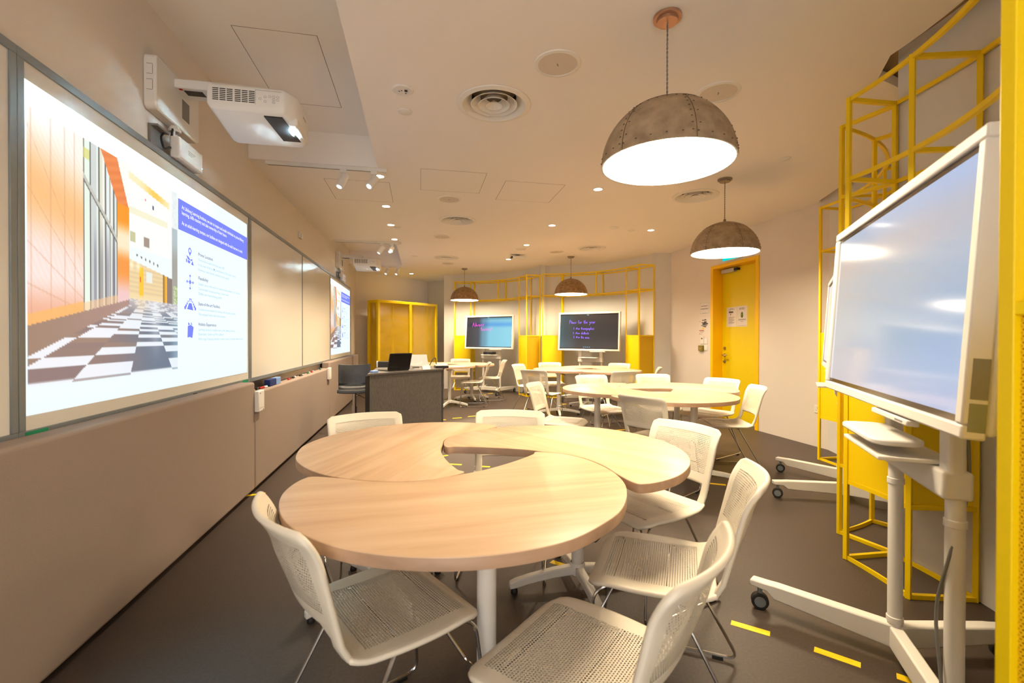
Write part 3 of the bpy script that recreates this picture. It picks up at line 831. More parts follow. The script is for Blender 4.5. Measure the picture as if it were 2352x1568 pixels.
def cursor(m): m.quad(SP(.713, .372, .0016), SP(.718, .380, .0016), SP(.715, .381, .0016), SP(.713, .386, .0016))
flat('cursor', 'navy', sl, cursor)
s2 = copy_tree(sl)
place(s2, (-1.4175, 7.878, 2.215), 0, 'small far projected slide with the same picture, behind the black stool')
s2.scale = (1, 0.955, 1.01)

# pens and eraser on the ledge between the boards and the low panel
def marker(y, z, cap, bodym, label, rz=0.0, L=0.13):
    t = thing('marker_pen', label, 'marker pen', (-1.355, y, z), rz, 'marker pens on the board ledge')
    MB().tube([(0, 0, 0), (0, L * 0.62, 0)], 0.009, 10).obj('barrel', bodym, t)
    MB().tube([(0, L * 0.62, 0), (0, L, 0)], 0.0098, 10).obj('cap', cap, t)
LZ = 0.8168
marker(4.24, LZ, 'black', 'black', 'black marker nearest the white holder on the board ledge', 0.1, .09)
marker(4.32, LZ, 'white_plastic', 'red', 'red marker with a white end beside the blue eraser', -0.15)
marker(5.20, LZ, 'black', 'red', 'dark marker with a red barrel end, middle of the board ledge', 0.0, .1)
marker(5.38, LZ, 'white_plastic', 'black', 'white marker with a black cap beyond the eraser', 0.06)
marker(5.67, LZ, 'silver', 'black', 'black and silver marker in the middle of the board ledge', -0.05)
marker(6.05, LZ, 'white_plastic', 'dark_green', 'green marker with a white barrel on the board ledge', 0.03)
marker(6.25, LZ, 'white_plastic', 'red', 'white marker with a red end, beside the green marker', 0.02, .12)
marker(6.78, LZ, 'silver', 'dark_green', 'farthest marker on the board ledge, near the far white holder', 0.1, .12)
er = thing('board_eraser', 'blue board eraser standing on the ledge beside the red marker', 'eraser', (-1.36, 4.52, 0.8072))
MB().box(-0.02, 0.03, 0.0, 0.19, 0.0, 0.062).obj('felt_block', 'blue', er, 0.004)
e_ = MB().box(-0.02, 0.031, 0.19, 0.33, 0.0, 0.064).obj('sleeve', 'lightblue', er, 0.004)
lg = MB(); lg.box(WX + 0.0002, -1.425, 4.06, 7.15, 0.795, 0.872)
tag(lg.obj('pen_ledge', 'steel', None, 0.002), 'shallow metal pen ledge between whiteboards and low padded panel', 'pen ledge')

def pen_box(y, label):
    t = thing('marker_holder', label, 'wall box', (-1.302, y, 0.652), 0, 'white holders on the padded panels')
    MB().box(0, 0.036, 0, 0.135, 0.0, 0.168).obj('case', 'white_plastic', t, 0.006)
    MB().box(0.0362, 0.0368, 0.02, 0.115, 0.028, 0.030).obj('seam_line', 'grey', t)
    f = MB(); f.box(0.0362, 0.037, 0.10, 0.112, 0.008, 0.016); f.box(0.0362, 0.037, 0.02, 0.04, 0.146, 0.152); f.obj('slot', 'black', t)
    return t
pen_box(4.025, 'white plastic holder on the padded panel seam below the big slide')
pen_box(6.985, 'smaller far white plastic holder on the padded panel left of the stool')
sw = thing('wall_sensor', 'small white sensor box high on the left wall above the plain whiteboards', 'sensor', (WX, 6.10, 2.485))
MB().box(0, 0.035, 0, 0.11, 0, 0.075).obj('case', 'white_plastic', sw, 0.005)
f = MB()
for k in range(4): f.box(0.0352, 0.036, 0.012, 0.045, 0.012 + 0.014 * k, 0.019 + 0.014 * k)
f.obj('grille', 'grey', sw)

# ---------------------------------------------------------------- projectors on wall arms
def projector(y, label):
    t = thing('projector', label, 'projector', (WX, y, 2.50), 0, 'short-throw projectors on wall arms')
    wm = MB(); wm.prism(rrect(-0.25, 0.25, 0.0, 0.30, 0.03), 0.0, 0.065)
    wm.v = [(z, x, yy) for x, yy, z in wm.v]
    wm.obj('wall_mount', 'white_plastic', t, 0.008)
    for z0 in (0.10, 0.185):
        kn = MB()
        for a, b in (((0.018, z0), (0.048, z0)), ((0.018, z0 + 0.055), (0.048, z0 + 0.055)), ((0.048, z0 + 0.004), (0.048, z0 + 0.052))):
            kn.bar((a[0], -0.2505, a[1]), (b[0], -0.2505, b[1]), 0.0015, 0.0025, (0, 1, 0))
        kn.obj('knockout_groove', 'grey', t)
    MB().box(0.0655, 0.067, 0.03, 0.115, 0.075, 0.19).obj('cable_recess', 'grey', t)
    arm = MB(); arm.box(0.06, 0.44, -0.06, 0.09, 0.215, 0.268); arm.obj('arm', 'white_plastic', t, 0.006)
    MB().box(0.10, 0.20, -0.03, 0.03, 0.2135, 0.2148).obj('cable_opening', 'black', t); MB().box(0.27, 0.36, -0.005, 0.006, 0.2135, 0.2148).obj('arm_slot', 'black', t)
    lab = MB(); lab.quad((0.08, -0.05, 0.2138), (0.10, -0.05, 0.2138), (0.10, -0.03, 0.2138), (0.08, -0.03, 0.2138)); lab.obj('orange_label', 'red', t)
    # body: vents and keys on the near side, sloping belly, lens well near the outer end
    y0, y1 = -0.185, 0.185
    prof_near = [(0.285, 0.095), (0.285, 0.185), (0.31, 0.215), (0.64, 0.222), (0.71, 0.19), (0.745, 0.12), (0.745, 0.105)]
    b = MB()
    xs0, xs1 = 0.285, 0.755
    top = [(xs0, y0), (xs0 + 0.30, y0), (xs1 - 0.06, y0 + 0.005), (xs1 - 0.005, y0 + 0.07), (xs1, y1 - 0.05), (xs1 - 0.02, y1), (xs0 + 0.02, y1), (xs0, y1 - 0.03)]
    def ringz(sc, z, dz_far=0.0, sh=0.0):
        cx, cy = (xs0 + xs1) / 2, 0.0
        return [(cx + (x - cx) * sc[0] + sh, cy + (yy - cy) * sc[1], z + dz_far * ((yy - y0) / (y1 - y0))) for x, yy in top]
    rings = [ringz((0.90, 0.88), 0.213), ringz((0.985, 0.99), 0.195), ringz((1, 1), 0.17), ringz((1, 1), 0.088, -0.035), ringz((0.955, 0.965), 0.068, -0.05), ringz((0.90, 0.90), 0.058, -0.056)]
    n = len(top)
    for rg in rings: b.v += rg
    for i in range(len(rings) - 1):
        for k in range(n):
            a_, c_ = i * n + k, i * n + (k + 1) % n
            b.face((a_, c_, c_ + n, a_ + n), None, 0, False)
    b.face(list(range(n))); b.face([(len(rings) - 1) * n + k for k in range(n)][::-1])
    body = b.obj('body', 'white_plastic', t, 0.008, 50, seg=3)
    v = MB()
    for half in range(2):
        for col in range(3):
            for row in range(7):
                x = 0.315 + half * 0.116 + col * 0.037; z = 0.107 + row * 0.0105
                v.box(x, x + 0.031, y0 - 0.0006, y0 + 0.002, z, z + 0.005)
    v.obj('vent_grille', 'black', t)
    k = MB()
    for x, z in ((0.565, 0.135), (0.592, 0.148), (0.592, 0.122), (0.617, 0.152), (0.638, 0.152), (0.660, 0.152), (0.638, 0.137), (0.660, 0.135), (0.638, 0.120)):
        c = [(x + 0.007 * math.cos(2 * PI * i / 12), y0 - 0.0009, z + 0.006 * math.sin(2 * PI * i / 12)) for i in range(12)]
        k.tube([c[i] for i in range(12)] + [c[0]], 0.0006, 4, cap=False)
    k.bar((0.54, y0 - 0.0005, 0.10), (0.54, y0 - 0.0005, 0.185), 0.0012, 0.0012); k.bar((0.54, y0 - 0.0005, 0.1835), (0.68, y0 - 0.0005, 0.1835), 0.0012, 0.0012)
    k.obj('control_keys', 'grey', t)
    # lens well cut into the underside (a dark tray standing proud of the belly slope) with the lit lens
    def bz(yy): return 0.0575 - 0.052 * ((yy - y0) / (y1 - y0))
    wl = MB()
    P4 = [(0.575, -0.15), (0.675, -0.15), (0.722, 0.10), (0.615, 0.10)]
    wl.v += [(x, yy, bz(yy) - 0.0045) for x, yy in P4] + [(x, yy, bz(yy) + 0.03) for x, yy in P4]
    for q in ((0, 1, 2, 3), (7, 6, 5, 4), (0, 4, 5, 1), (1, 5, 6, 2), (2, 6, 7, 3), (3, 7, 4, 0)): wl.face(q)
    wl.obj('lens_well', 'black', t)
    ln = MB(); ln.lathe([(0.0, 0.028), (0.016, 0.022), (0.026, 0.012), (0.030, 0.0)], 20)
    lo = ln.obj('lens', 'lens_glow', t); lo.location = (0.690, -0.01, bz(0.0) - 0.0055); lo.rotation_euler = (0, -2.2143, 0); lo.scale = (0.7, 1.1, 0.25)
    sk = MB(); sk.box(0.70, 0.752, -0.12, 0.165, 0.025, 0.075); sk.obj('lens_skirt', 'white_plastic', t, 0.012, seg=3)
    led = MB().lathe([(0.0, -0.003), (0.005, 0.0), (0.0, 0.003)], 10).obj('indicator', 'led', t); led.location = (0.728, -0.07, 0.0245)
    st = MB(); st.box(0.36, 0.50, y0 + 0.012, y0 + 0.06, 0.0, 0.001)
    lt = MB()
    # maker's word on the belly and on the outer end
    add_text(lt, 'EPSON', (0.475, 0.075, bz(0.06) - 0.0032), (0.0, 1, -0.14), (-1, 0, 0), 0.028, 0.085, 0.02)
    add_text(lt, 'EPSON', (0.7555, 0.0, 0.125), (0, 1, 0), (0, 0, 1), 0.022, 0.07, 0.02)
    lt.obj('lettering', 'grey', t, fix=False)
    return t
p1 = projector(3.105, 'large white projector on a wall arm above the big projected slide')
p2 = copy_tree(p1); place(p2, (WX, 8.93, 2.50), 0, 'far white projector on a wall arm above the small far slide')

def interface_box(y, label):
    t = thing('interface_box', label, 'control box', (WX, y, 2.302), 0, 'control boxes under the projectors')
    MB().box(0.045, 0.10, 0.0, 0.29, 0.0, 0.125).obj('case', 'white_plastic', t, 0.010, seg=3)
    f = MB(); f.box(0.0, 0.014, -0.13, -0.005, -0.004, 0.135); f.box(0.014, 0.05, -0.13, -0.005, 0.122, 0.135); f.obj('bracket', 'grey', t, 0.002)
    c = MB(); c.tube(fillet([(0.05, 0.015, 0.12), (0.05, 0.02, 0.16), (0.045, 0.06, 0.205)], 0.02), 0.006, 8); c.tube(fillet([(0.055, -0.01, 0.05), (0.045, -0.06, 0.02), (0.03, -0.06, 0.09), (0.03, -0.03, 0.12)], 0.03), 0.006, 8); c.obj('cable', 'black', t)
    c = MB(); c.tube(fillet([(0.05, 0.03, 0.12), (0.05, 0.04, 0.17), (0.04, 0.08, 0.20)], 0.02), 0.009, 8); c.lathe([(0.03, 0.165), (0.034, 0.178), (0.022, 0.198)], 14, (0.045, 0.06, 0)); c.obj('conduit', 'white_plastic', t)
    l = MB().lathe([(0.0, -0.003), (0.004, 0.0), (0.0, 0.003)], 10).obj('indicator', 'led', t); l.location = (0.101, 0.275, 0.03)
    w_ = MB()
    for k in range(3): w_.box(0.1001, 0.1006, 0.10, 0.19 - 0.02 * k, 0.075 - 0.010 * k, 0.0775 - 0.010 * k)
    w_.obj('print', 'grey', t)
    return t
i1 = interface_box(3.03, 'white control box with cables under the large near projector')
i2 = copy_tree(i1); place(i2, (WX, 8.85, 2.302), 0, 'small white control box with cables under the far projector')

# ---------------------------------------------------------------- ceiling fixtures
def diffuser(x, y, label, first=[None]):
    if first[0]:
        t = copy_tree(first[0]); return place(t, (x, y, CZ), 0, label)
    t = thing('air_diffuser', label, 'air outlet', (x, y, CZ), 0, 'round ceiling air outlets')
    m = MB(); m.lathe([(0.246, -0.001), (0.244, -0.007), (0.212, -0.014), (0.206, -0.010), (0.150, 0.045), (0.152, 0.048), (0.209, -0.004), (0.240, 0.0)], 48); m.obj('flange', 'white_metal', t)
    m = MB()
    for r0, r1, z0 in ((0.155, 0.095, -0.006), (0.105, 0.055, -0.010)):
        m.lathe([(r0, z0), (r0 + 0.002, z0 + 0.002), (r1, z0 + 0.052), (r1 - 0.003, z0 + 0.050)], 40, closed=True)
    m.obj('ring', 'white_metal', t)
    MB().lathe([(0.055, -0.012), (0.02, 0.015), (0.0, 0.03)], 28).obj('cone', 'white_metal', t)
    m = MB(); m.lathe([(0.20, 0.098), (0.0, 0.098)], 32); m.lathe([(0.152, 0.046), (0.152, 0.097)], 32); m.obj('throat', 'black', t)
    m = MB()
    for a in (0.3, 0.3 + 2 * PI / 3, 0.3 + 4 * PI / 3): m.bar((0, 0, 0.045), (0.15 * math.cos(a), 0.15 * math.sin(a), 0.05), 0.008, 0.004)
    m.obj('spider', 'grey', t)
    first[0] = t
    return t
for (x, y), l in zip(DIFF, ('largest round air outlet in the ceiling, left of the big hanging lamp', 'round air outlet in the ceiling behind the two access hatches', 'small round air outlet above the corner mesh cabinet side of the ceiling', 'round air outlet beside the second hanging lamp', 'small round air outlet above the dark display with purple writing')):
    diffuser(x, y, l)

def ceiling_disc(name, cat, x, y, r, label, group, parts, first={}):
    if name in first and abs(first[name][1] - r) < 1e-6:
        t = copy_tree(first[name][0]); return place(t, (x, y, CZ), 0, label)
    t = thing(name, label, cat, (x, y, CZ), 0, group)
    parts(t, r); first[name] = (t, r)
    return t
def speaker_parts(t, r):
    MB().lathe([(r, -0.0002), (r - 0.003, -0.006), (r * 0.84, -0.0085), (r * 0.83, -0.004)], 40).obj('rim', 'white_metal', t)
    MB().lathe([(r * 0.835, -0.0045), (r * 0.4, -0.0065), (0, -0.007)], 40).obj('grille', M['spk'], t)
    MB().box(-0.003, 0.003, -0.012, 0.012, -0.0085, -0.0066).obj('badge', 'grey', t).rotation_euler = (0, 0, -0.5)
M['spk'] = noise_paint('speaker_grille', lin((0.80, 0.76, 0.71)), lin((0.86, 0.82, 0.77)), 400.0, 0.8)
for x, y, r, l in ((0.771, 2.548, 0.134, 'big round ceiling speaker with a small badge, near the big lamp cord'), (1.864, 2.64, 0.134, 'round ceiling speaker partly hidden behind the big lamp'), (0.323, 5.262, 0.134, 'round ceiling speaker below the middle access hatch'),
                   (0.334, 7.236, 0.134, 'round ceiling speaker beyond the second air outlet'), (0.577, 9.776, 0.134, 'thin far ceiling speaker above the cyan display lamp'), (2.427, 8.064, 0.134, 'thin far ceiling speaker beside the far small air outlet'), (1.742, 7.937, 0.098, 'small round ceiling speaker beside the square ceiling camera')):
    ceiling_disc('ceiling_speaker', 'speaker', x, y, r, l, 'round ceiling speakers', speaker_parts)
def cap_parts(t, r):
    MB().lathe([(r, -0.0002), (r, -0.005), (r - 0.002, -0.006), (0, -0.0065)], 28).obj('cover', 'white_metal', t)
for x, y, r, l in ((-0.103, 3.295, 0.047, 'plain round ceiling cap behind the smoke detector'), (3.118, 3.489, 0.047, 'plain round ceiling cap right of the big hanging lamp'), (-0.314, 6.754, 0.047, 'plain round ceiling cap beside the row of left downlights'),
                   (3.008, 6.25, 0.047, 'plain round ceiling cap next to a right-hand downlight'), (-0.104, 9.054, 0.057, 'small round ceiling cap between the track lights and far air outlet'), (2.699, 6.139, 0.066, 'flat round ceiling plate left of the right-hand downlight')):
    ceiling_disc('sprinkler_cap', 'ceiling cap', x, y, r, l, 'round caps in the ceiling', cap_parts)
sm = thing('smoke_detector', 'round white detector with small dots on the ceiling near the raised pocket', 'detector', (-0.109, 3.01, CZ))
MB().lathe([(0.066, -0.0002), (0.066, -0.005), (0.060, -0.009), (0.050, -0.008), (0, -0.011)], 36).obj('cover', 'white_plastic', sm)
f = MB()
f.box(0.012, 0.030, -0.02, 0.0, -0.0125, -0.0095)
for a, b in ((0.02, 0.02), (-0.02, 0.0), (-0.005, -0.01)): f.lathe([(0.005, -0.0118), (0.0, -0.0125)], 10, (a, b, 0))
f.obj('indicator', 'black', sm)
cc = thing('ceiling_camera', 'small white box camera hanging under the far middle ceiling', 'camera', (1.80, 8.50, CZ))
MB().box(-0.10, 0.13, -0.06, 0.06, -0.075, -0.028).obj('case', 'white_plastic', cc, 0.01)
m = MB(); m.lathe([(0.045, 0.0), (0.03, -0.03)], 16); m.obj('stem', 'grey', cc)
MB().box(-0.135, -0.10, -0.05, 0.05, -0.07, -0.04).obj('lens_hood', 'black', cc, 0.005)

# downlights
def downlight(x, y, label, first=[None]):
    if first[0]:
        t = place(copy_tree(first[0]), (x, y, CZ), 0, label)
    else:
        t = thing('downlight', label, 'downlight', (x, y, CZ), 0, 'small round ceiling downlights')
        MB().lathe([(0.056, -0.0002), (0.054, -0.005), (0.045, -0.006), (0.044, -0.0022)], 28).obj('rim', 'white_metal', t)
        MB().lathe([(0.0442, -0.003), (0.0, -0.0032)], 28).obj('lens', 'down_glow', t)
        first[0] = t
    ld = bpy.data.lights.new('downlight_beam', 'SPOT'); ld.energy = 150; ld.color = (1.0, 0.80, 0.56); ld.spot_size = R(110); ld.spot_blend = 0.8; ld.shadow_soft_size = 0.05
    lo = bpy.data.objects.new('downlight_beam', ld); COL.objects.link(lo); lo.location = (x, y, CZ - 0.03)
    return t
for x, y, l in ((1.835, 4.593, 'bright downlight just below the rim of the big lamp'), (-0.396, 5.692, 'downlight on the left, below the first access hatch'), (-0.395, 6.617, 'third downlight of the left row, above the plain whiteboards'), (-0.398, 7.566, 'fourth downlight of the left row, just before the second track light'),
                (-0.388, 4.651, 'downlight beside the end of the first track light'), (1.797, 6.186, 'downlight in the middle of the ceiling, left of the flat round plate'), (3.276, 6.167, 'downlight at the right, above the second lamp shade'), (1.754, 7.568, 'downlight above the square ceiling camera'),
                (1.724, 9.014, 'far downlight just left of the square ceiling camera'), (-0.204, 11.511, 'farthest downlight in front of the slanted back wall')):
    downlight(x, y, l)

# flush access hatches: shadow-gap outlines
def hatch(x0, x1, y0, y1, label, z=CZ):
    t = thing('access_hatch', label, 'ceiling hatch', ((x0 + x1) / 2, (y0 + y1) / 2, z), 0, 'flush hatches in the ceiling')
    a, b = (x1 - x0) / 2, (y1 - y0) / 2
    MB().box(-a + .003, a - .003, -b + .003, b - .003, -0.0012, -0.0002).obj('panel', 'ceiling', t)
    f = MB()
    for q in ((-a - .001, -a + .0015, -b, b), (a - .0015, a + .001, -b, b), (-a, a, -b - .001, -b + .001), (-a, a, b - .001, b + .001)): f.box(*q, -0.0009, -0.0001)
    f.obj('shadow_gap', 'seam', t)
hatch(-0.93, -0.305, 4.83, 5.518, 'flush ceiling hatch under the first track light')
hatch(0.006, 0.626, 4.37, 4.988, 'flush ceiling hatch in the middle of the ceiling')
hatch(0.84, 1.46, 4.54, 5.17, 'flush ceiling hatch left of the bright downlight')
hatch(-1.10, -0.62, 3.02, 3.92, 'flush hatch in the raised ceiling pocket behind the near projector', CT)

# track lights with two cylinder heads each
def track(x0, x1, y, heads, label):
    t = thing('track_light', label, 'track light', (x0, y, CZ), 0, 'white ceiling track lights')
    L = x1 - x0
    MB().box(0, L, -0.017, 0.017, -0.032, -0.0003).obj('rail', 'white_metal', t, 0.002)
    MB().box(0.02, L - 0.10, -0.006, 0.006, -0.0335, -0.0318).obj('rail_slot', 'grey', t)
    for hx, dx, dy, dz in heads:
        s = thing('spot_head', None, None, (hx - x0, 0, -0.032)); s.parent = t
        m = MB(); m.box(-0.028, 0.028, -0.014, 0.014, -0.028, 0.0); m.tube([(0, 0, -0.02), (0, 0, -0.072)], 0.007, 8); m.obj('adapter', 'white_metal', s, 0.001)
        d = Vector((dx, dy, dz)).normalized(); c = Vector((0, 0, -0.085))
        m = MB(); m.tube([c - d * 0.045, c + d * 0.095], 0.036, 20); m.obj('can', 'white_metal', s, 0.003)
        m = MB(); m.tube([c + d * 0.0955, c + d * 0.0965], 0.024, 16); m.obj('lens', 'spot_glow', s)
track(-1.345, -0.305, 4.455, ((-0.69, -0.30, -0.35, -0.85), (-0.42, -0.40, -0.55, -0.72)), 'nearest white track light with two spot heads at the raised ceiling edge')
track(-1.345, -0.305, 7.80, ((-0.61, -0.50, -0.3, -0.8), (-0.455, -0.25, -0.75, -0.6)), 'second white track light with two spot heads above the far projector')
track(-1.345, -0.305, 10.32, ((-0.69, -0.35, -0.5, -0.8), (-0.48, -0.25, -0.5, -0.8)), 'farthest white track light, its heads right of the far projector')

# pendant lamps
def pendant(x, y, z, label, kind):
    t = thing('pendant_lamp', label, 'hanging lamp', (x, y, z), 0, 'half-dome hanging lamps')
    Rm, Hm = 0.315, 0.305
    prof = [(Rm * math.cos(a), Hm * math.sin(a)) for a in [PI / 2 * i / 22 for i in range(23)]]
    prof[-1] = (0.012, Hm)
    inn = [((Rm - 0.008) * math.cos(a), (Hm - 0.010) * math.sin(a)) for a in [PI / 2 * i / 12 for i in range(13)]]
    m = MB(); m.lathe(prof, 64)
    m2 = MB(); m2.lathe([(Rm, 0.0)] + inn[:-1] + [(0.0, Hm - 0.012)], 48)
    m.obj('shade', 'shade' if kind else 'shade_brown', t)
    m2.obj('shade_lining', 'white_plastic', t)
    if kind:
        s = MB(); rv = MB()
        for k in range(6):
            a0 = 2 * PI * k / 6 + 0.4
            s.tube([(1.0015 * Rm * math.cos(b) * math.cos(a0), 1.0015 * Rm * math.cos(b) * math.sin(a0), 1.0015 * Hm * math.sin(b)) for b in [PI / 2 * .62 * i / 10 for i in range(11)]], 0.0016, 4)
            for i in range(1, 9):
                for off in (-0.055, 0.055):
                    b = PI / 2 * .62 * i / 9
                    if i % 2 and off > 0: continue
                    rv.lathe([(0.0045, -0.0025), (0.0035, 0.001), (0, 0.0028)], 8, (1.002 * Rm * math.cos(b) * math.cos(a0 + off), 1.002 * Rm * math.cos(b) * math.sin(a0 + off), 1.002 * Hm * math.sin(b)))
        b = PI / 2 * .62
        s.tube([(1.0015 * Rm * math.cos(b) * math.cos(a), 1.0015 * Rm * math.cos(b) * math.sin(a), 1.0015 * Hm * math.sin(b)) for a in [2 * PI * i / 48 for i in range(49)]], 0.0016, 4)
        for i in range(30):
            a = 2 * PI * i / 30
            for b, rr2 in ((PI / 2 * .57, 1.002), (PI / 2 * .06, 1.002)):
                rv.lathe([(0.0045, -0.0025), (0.0035, 0.001), (0, 0.0028)], 8, (rr2 * Rm * math.cos(b) * math.cos(a), rr2 * Rm * math.cos(b) * math.sin(a), rr2 * Hm * math.sin(b)))
        s.obj('seam', 'seam', t); rv.obj('rivet', 'seam', t)
    MB().lathe([(Rm - 0.012, 0.006), (0.0, 0.004)], 48).obj('diffuser', 'lamp_glow', t)
    c = MB(); c.lathe([(0.014, Hm - 0.004), (0.012, Hm + 0.03), (0.004, Hm + 0.034)], 12); c.obj('cord_grip', 'nickel', t)
    c = MB(); top = CZ - z
    for ph in (0, PI):
        c.tube([(0.0022 * math.cos(ph + i * 0.9), 0.0022 * math.sin(ph + i * 0.9), Hm + 0.03 + (top - Hm - 0.05) * i / 60) for i in range(61)], 0.0026, 5)
    c.obj('cord', 'cord', t)
    c = MB(); c.lathe([(0.0, top - 0.032), (0.006, top - 0.032), (0.050, top - 0.030), (0.050, top - 0.016), (0.067, top - 0.014), (0.067, top - 0.0005)], 32)
    c.obj('canopy', 'rose' if kind == 2 else 'nickel', t)
    return t
pendant(1.183, 2.071, 2.100, 'biggest grey riveted half-dome lamp, hanging over the near table', 2)
pendant(2.941, 4.054, 2.090, 'grey riveted half-dome lamp hanging in front of the yellow door', 1)
pendant(2.842, 8.478, 2.092, 'brown mottled half-dome lamp above the display with purple writing', 0)
pendant(0.986, 10.431, 2.102, 'brown mottled half-dome lamp above the display with pink writing', 0)

# ---------------------------------------------------------------- yellow frames in the bays
FT, FB, PT, PB, TW = 2.611, 2.152, 1.302, 0.442, 0.023
def frame_parts(t):
    A, B_ = BA, BB
    pt = dict(LF=bay_arc(RF_, -A), LFi=bay_arc(RF_, -B_), LBi=bay_arc(RB_, -B_), LB=bay_arc(RB_, -A), RF=bay_arc(RF_, A), RFi=bay_arc(RF_, B_), RBi=bay_arc(RB_, B_), RB=bay_arc(RB_, A), CF=bay_arc(RF_, 0.0), CB=bay_arc(RB_, 0.0))
    ang = dict(LF=-A, LFi=-B_, LBi=-B_, LB=-A, RF=A, RFi=B_, RBi=B_, RB=A, CF=0, CB=0)
    h = TW / 2
    for k, (x, y) in pt.items():
        z0 = FB if k[0] == 'C' else 0.0
        a = ang[k]; up_ = (math.cos(a), math.sin(a), 0)
        MB().bar((x, y, z0), (x, y, FT), TW, TW, up_).obj('post', 'yellow', t, 0.002)
    def arc_rail(rad, a0, a1, z, n):
        m = MB(); pts = [bay_arc(rad, a0 + (a1 - a0) * i / n) for i in range(n + 1)]
        k0 = len(m.v)
        for i, p in enumerate(pts):
            a = a0 + (a1 - a0) * i / n
            dx, dy = math.sin(a) * h, -math.cos(a) * h
            m.v += [(p[0] - dx, p[1] - dy, z - h), (p[0] + dx, p[1] + dy, z - h), (p[0] + dx, p[1] + dy, z + h), (p[0] - dx, p[1] - dy, z + h)]
        for i in range(n):
            b0 = k0 + 4 * i
            for q in range(4): m.face((b0 + q, b0 + (q + 1) % 4, b0 + 4 + (q + 1) % 4, b0 + 4 + q), None, 0, True)
        m.face([k0 + q for q in (3, 2, 1, 0)]); m.face([k0 + 4 * n + q for q in range(4)])
        return m.obj('curved_rail', 'yellow', t, 0.0, 30)
    for z in (FT - h, FB):
        arc_rail(RF_, -A, A, z, 30); arc_rail(RB_, -A, A, z, 30)
    for s in (-1, 1):
        for z in (h, PB, PT):
            arc_rail(RF_, s * A, s * B_, z, 6); arc_rail(RB_, s * A, s * B_, z, 6)
    def cross(a, b, z):
        p, q = pt[a], pt[b]
        MB().bar((p[0], p[1], z), (q[0], q[1], z), TW, TW).obj('cross_rail', 'yellow', t, 0.002)
    for a, b in (('LF', 'LB'), ('LFi', 'LBi'), ('RF', 'RB'), ('RFi', 'RBi')):
        for z in (h, PB, PT, FB, FT - h): cross(a, b, z)
    for z in (FB, FT - h): cross('CF', 'CB', z)
    for s in (-1, 1):
        f = [bay_arc(RF_, s * (A + (B_ - A) * i / 8)) for i in range(9)]
        b = [bay_arc(RB_, s * (A + (B_ - A) * i / 8)) for i in range(9)]
        MB().strip(f, PB, PT).obj('front_panel', 'yellow', t, fix=False)
        MB().strip([f[-1], b[-1]], PB, PT).obj('inner_side_panel', 'yellow', t, fix=False)
        MB().strip([f[0], b[0]], PB, PT).obj('mesh_side_panel', 'perf_yellow', t, fix=False)
        MB().strip(b, PB, PT).obj('back_panel', 'yellow', t, fix=False)
        m = MB(); n = len(m.v)
        for zz in (PT, PB):
            k0 = len(m.v); m.v += [(x, y, zz) for x, y in f] + [(x, y, zz) for x, y in b]
            for i in range(8): m.face((k0 + i, k0 + i + 1, k0 + 10 + i, k0 + 9 + i))
        m.obj('lid', 'yellow', t, fix=False)
FL = ['yellow metal frame with planter boxes behind the display with pink writing', 'yellow metal frame with planter boxes behind the display with purple writing', 'yellow metal frame in the bay beyond the near display, right of the door', 'nearest yellow metal frame, standing behind and around the big pale display']
f0 = None
for k in range(4):
    (ox, oy), a, _ = BAY[k]
    if f0 is None:
        f0 = thing('yellow_wall_frame', FL[0], 'metal frame', (ox, oy, 0), a, 'yellow box frames in the curved bays'); frame_parts(f0)
    else:
        place(copy_tree(f0), (ox, oy, 0), a, FL[k])

# corner cabinet of yellow expanded mesh
mc = thing('mesh_cabinet', 'tall yellow cabinet with expanded mesh doors in the far left corner', 'cabinet', (-0.94, 11.0, 0), math.atan2(1.2, 1.35))
CW_, CD_, CH_ = 1.80, 0.34, 2.13
h = 0.03
for x, y in ((0, 0), (CW_, 0), (0, CD_), (CW_, CD_)): MB().box(x - h, x + h, y - h, y + h, 0, CH_).obj('post', 'yellow', mc, 0.003)
MB().box(CW_ * .52 - 0.035, CW_ * .52 + 0.035, -h, h, 0, CH_ - 0.06).obj('door_post', 'yellow', mc, 0.003)
MB().box(CW_ * .36, CW_ * .36 + 0.05, CD_ - h, CD_ + h, 0, CH_ - 0.06).obj('post', 'yellow', mc, 0.003)
for z in (h, CH_ - h):
    MB().box(h, CW_ - h, -h, h, z - h, z + h).obj('rail', 'yellow', mc, 0.003); MB().box(h, CW_ - h, CD_ - h, CD_ + h, z - h, z + h).obj('rail', 'yellow', mc, 0.003)
    for x in (0, CW_): MB().box(x - h, x + h, h, CD_ - h, z - h, z + h).obj('rail', 'yellow', mc, 0.003)
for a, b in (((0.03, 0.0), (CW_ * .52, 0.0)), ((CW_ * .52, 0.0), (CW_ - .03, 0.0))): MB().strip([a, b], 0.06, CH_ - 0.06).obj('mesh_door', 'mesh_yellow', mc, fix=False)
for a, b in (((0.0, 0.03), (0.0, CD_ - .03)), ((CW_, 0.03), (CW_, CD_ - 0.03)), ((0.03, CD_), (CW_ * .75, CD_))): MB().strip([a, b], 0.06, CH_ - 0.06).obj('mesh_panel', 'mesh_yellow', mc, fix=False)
MB().box(-0.02, CW_ + 0.02, -0.02, CD_ + 0.02, CH_ - 0.012, CH_ - 0.002).obj('top_panel', 'yellow', mc)

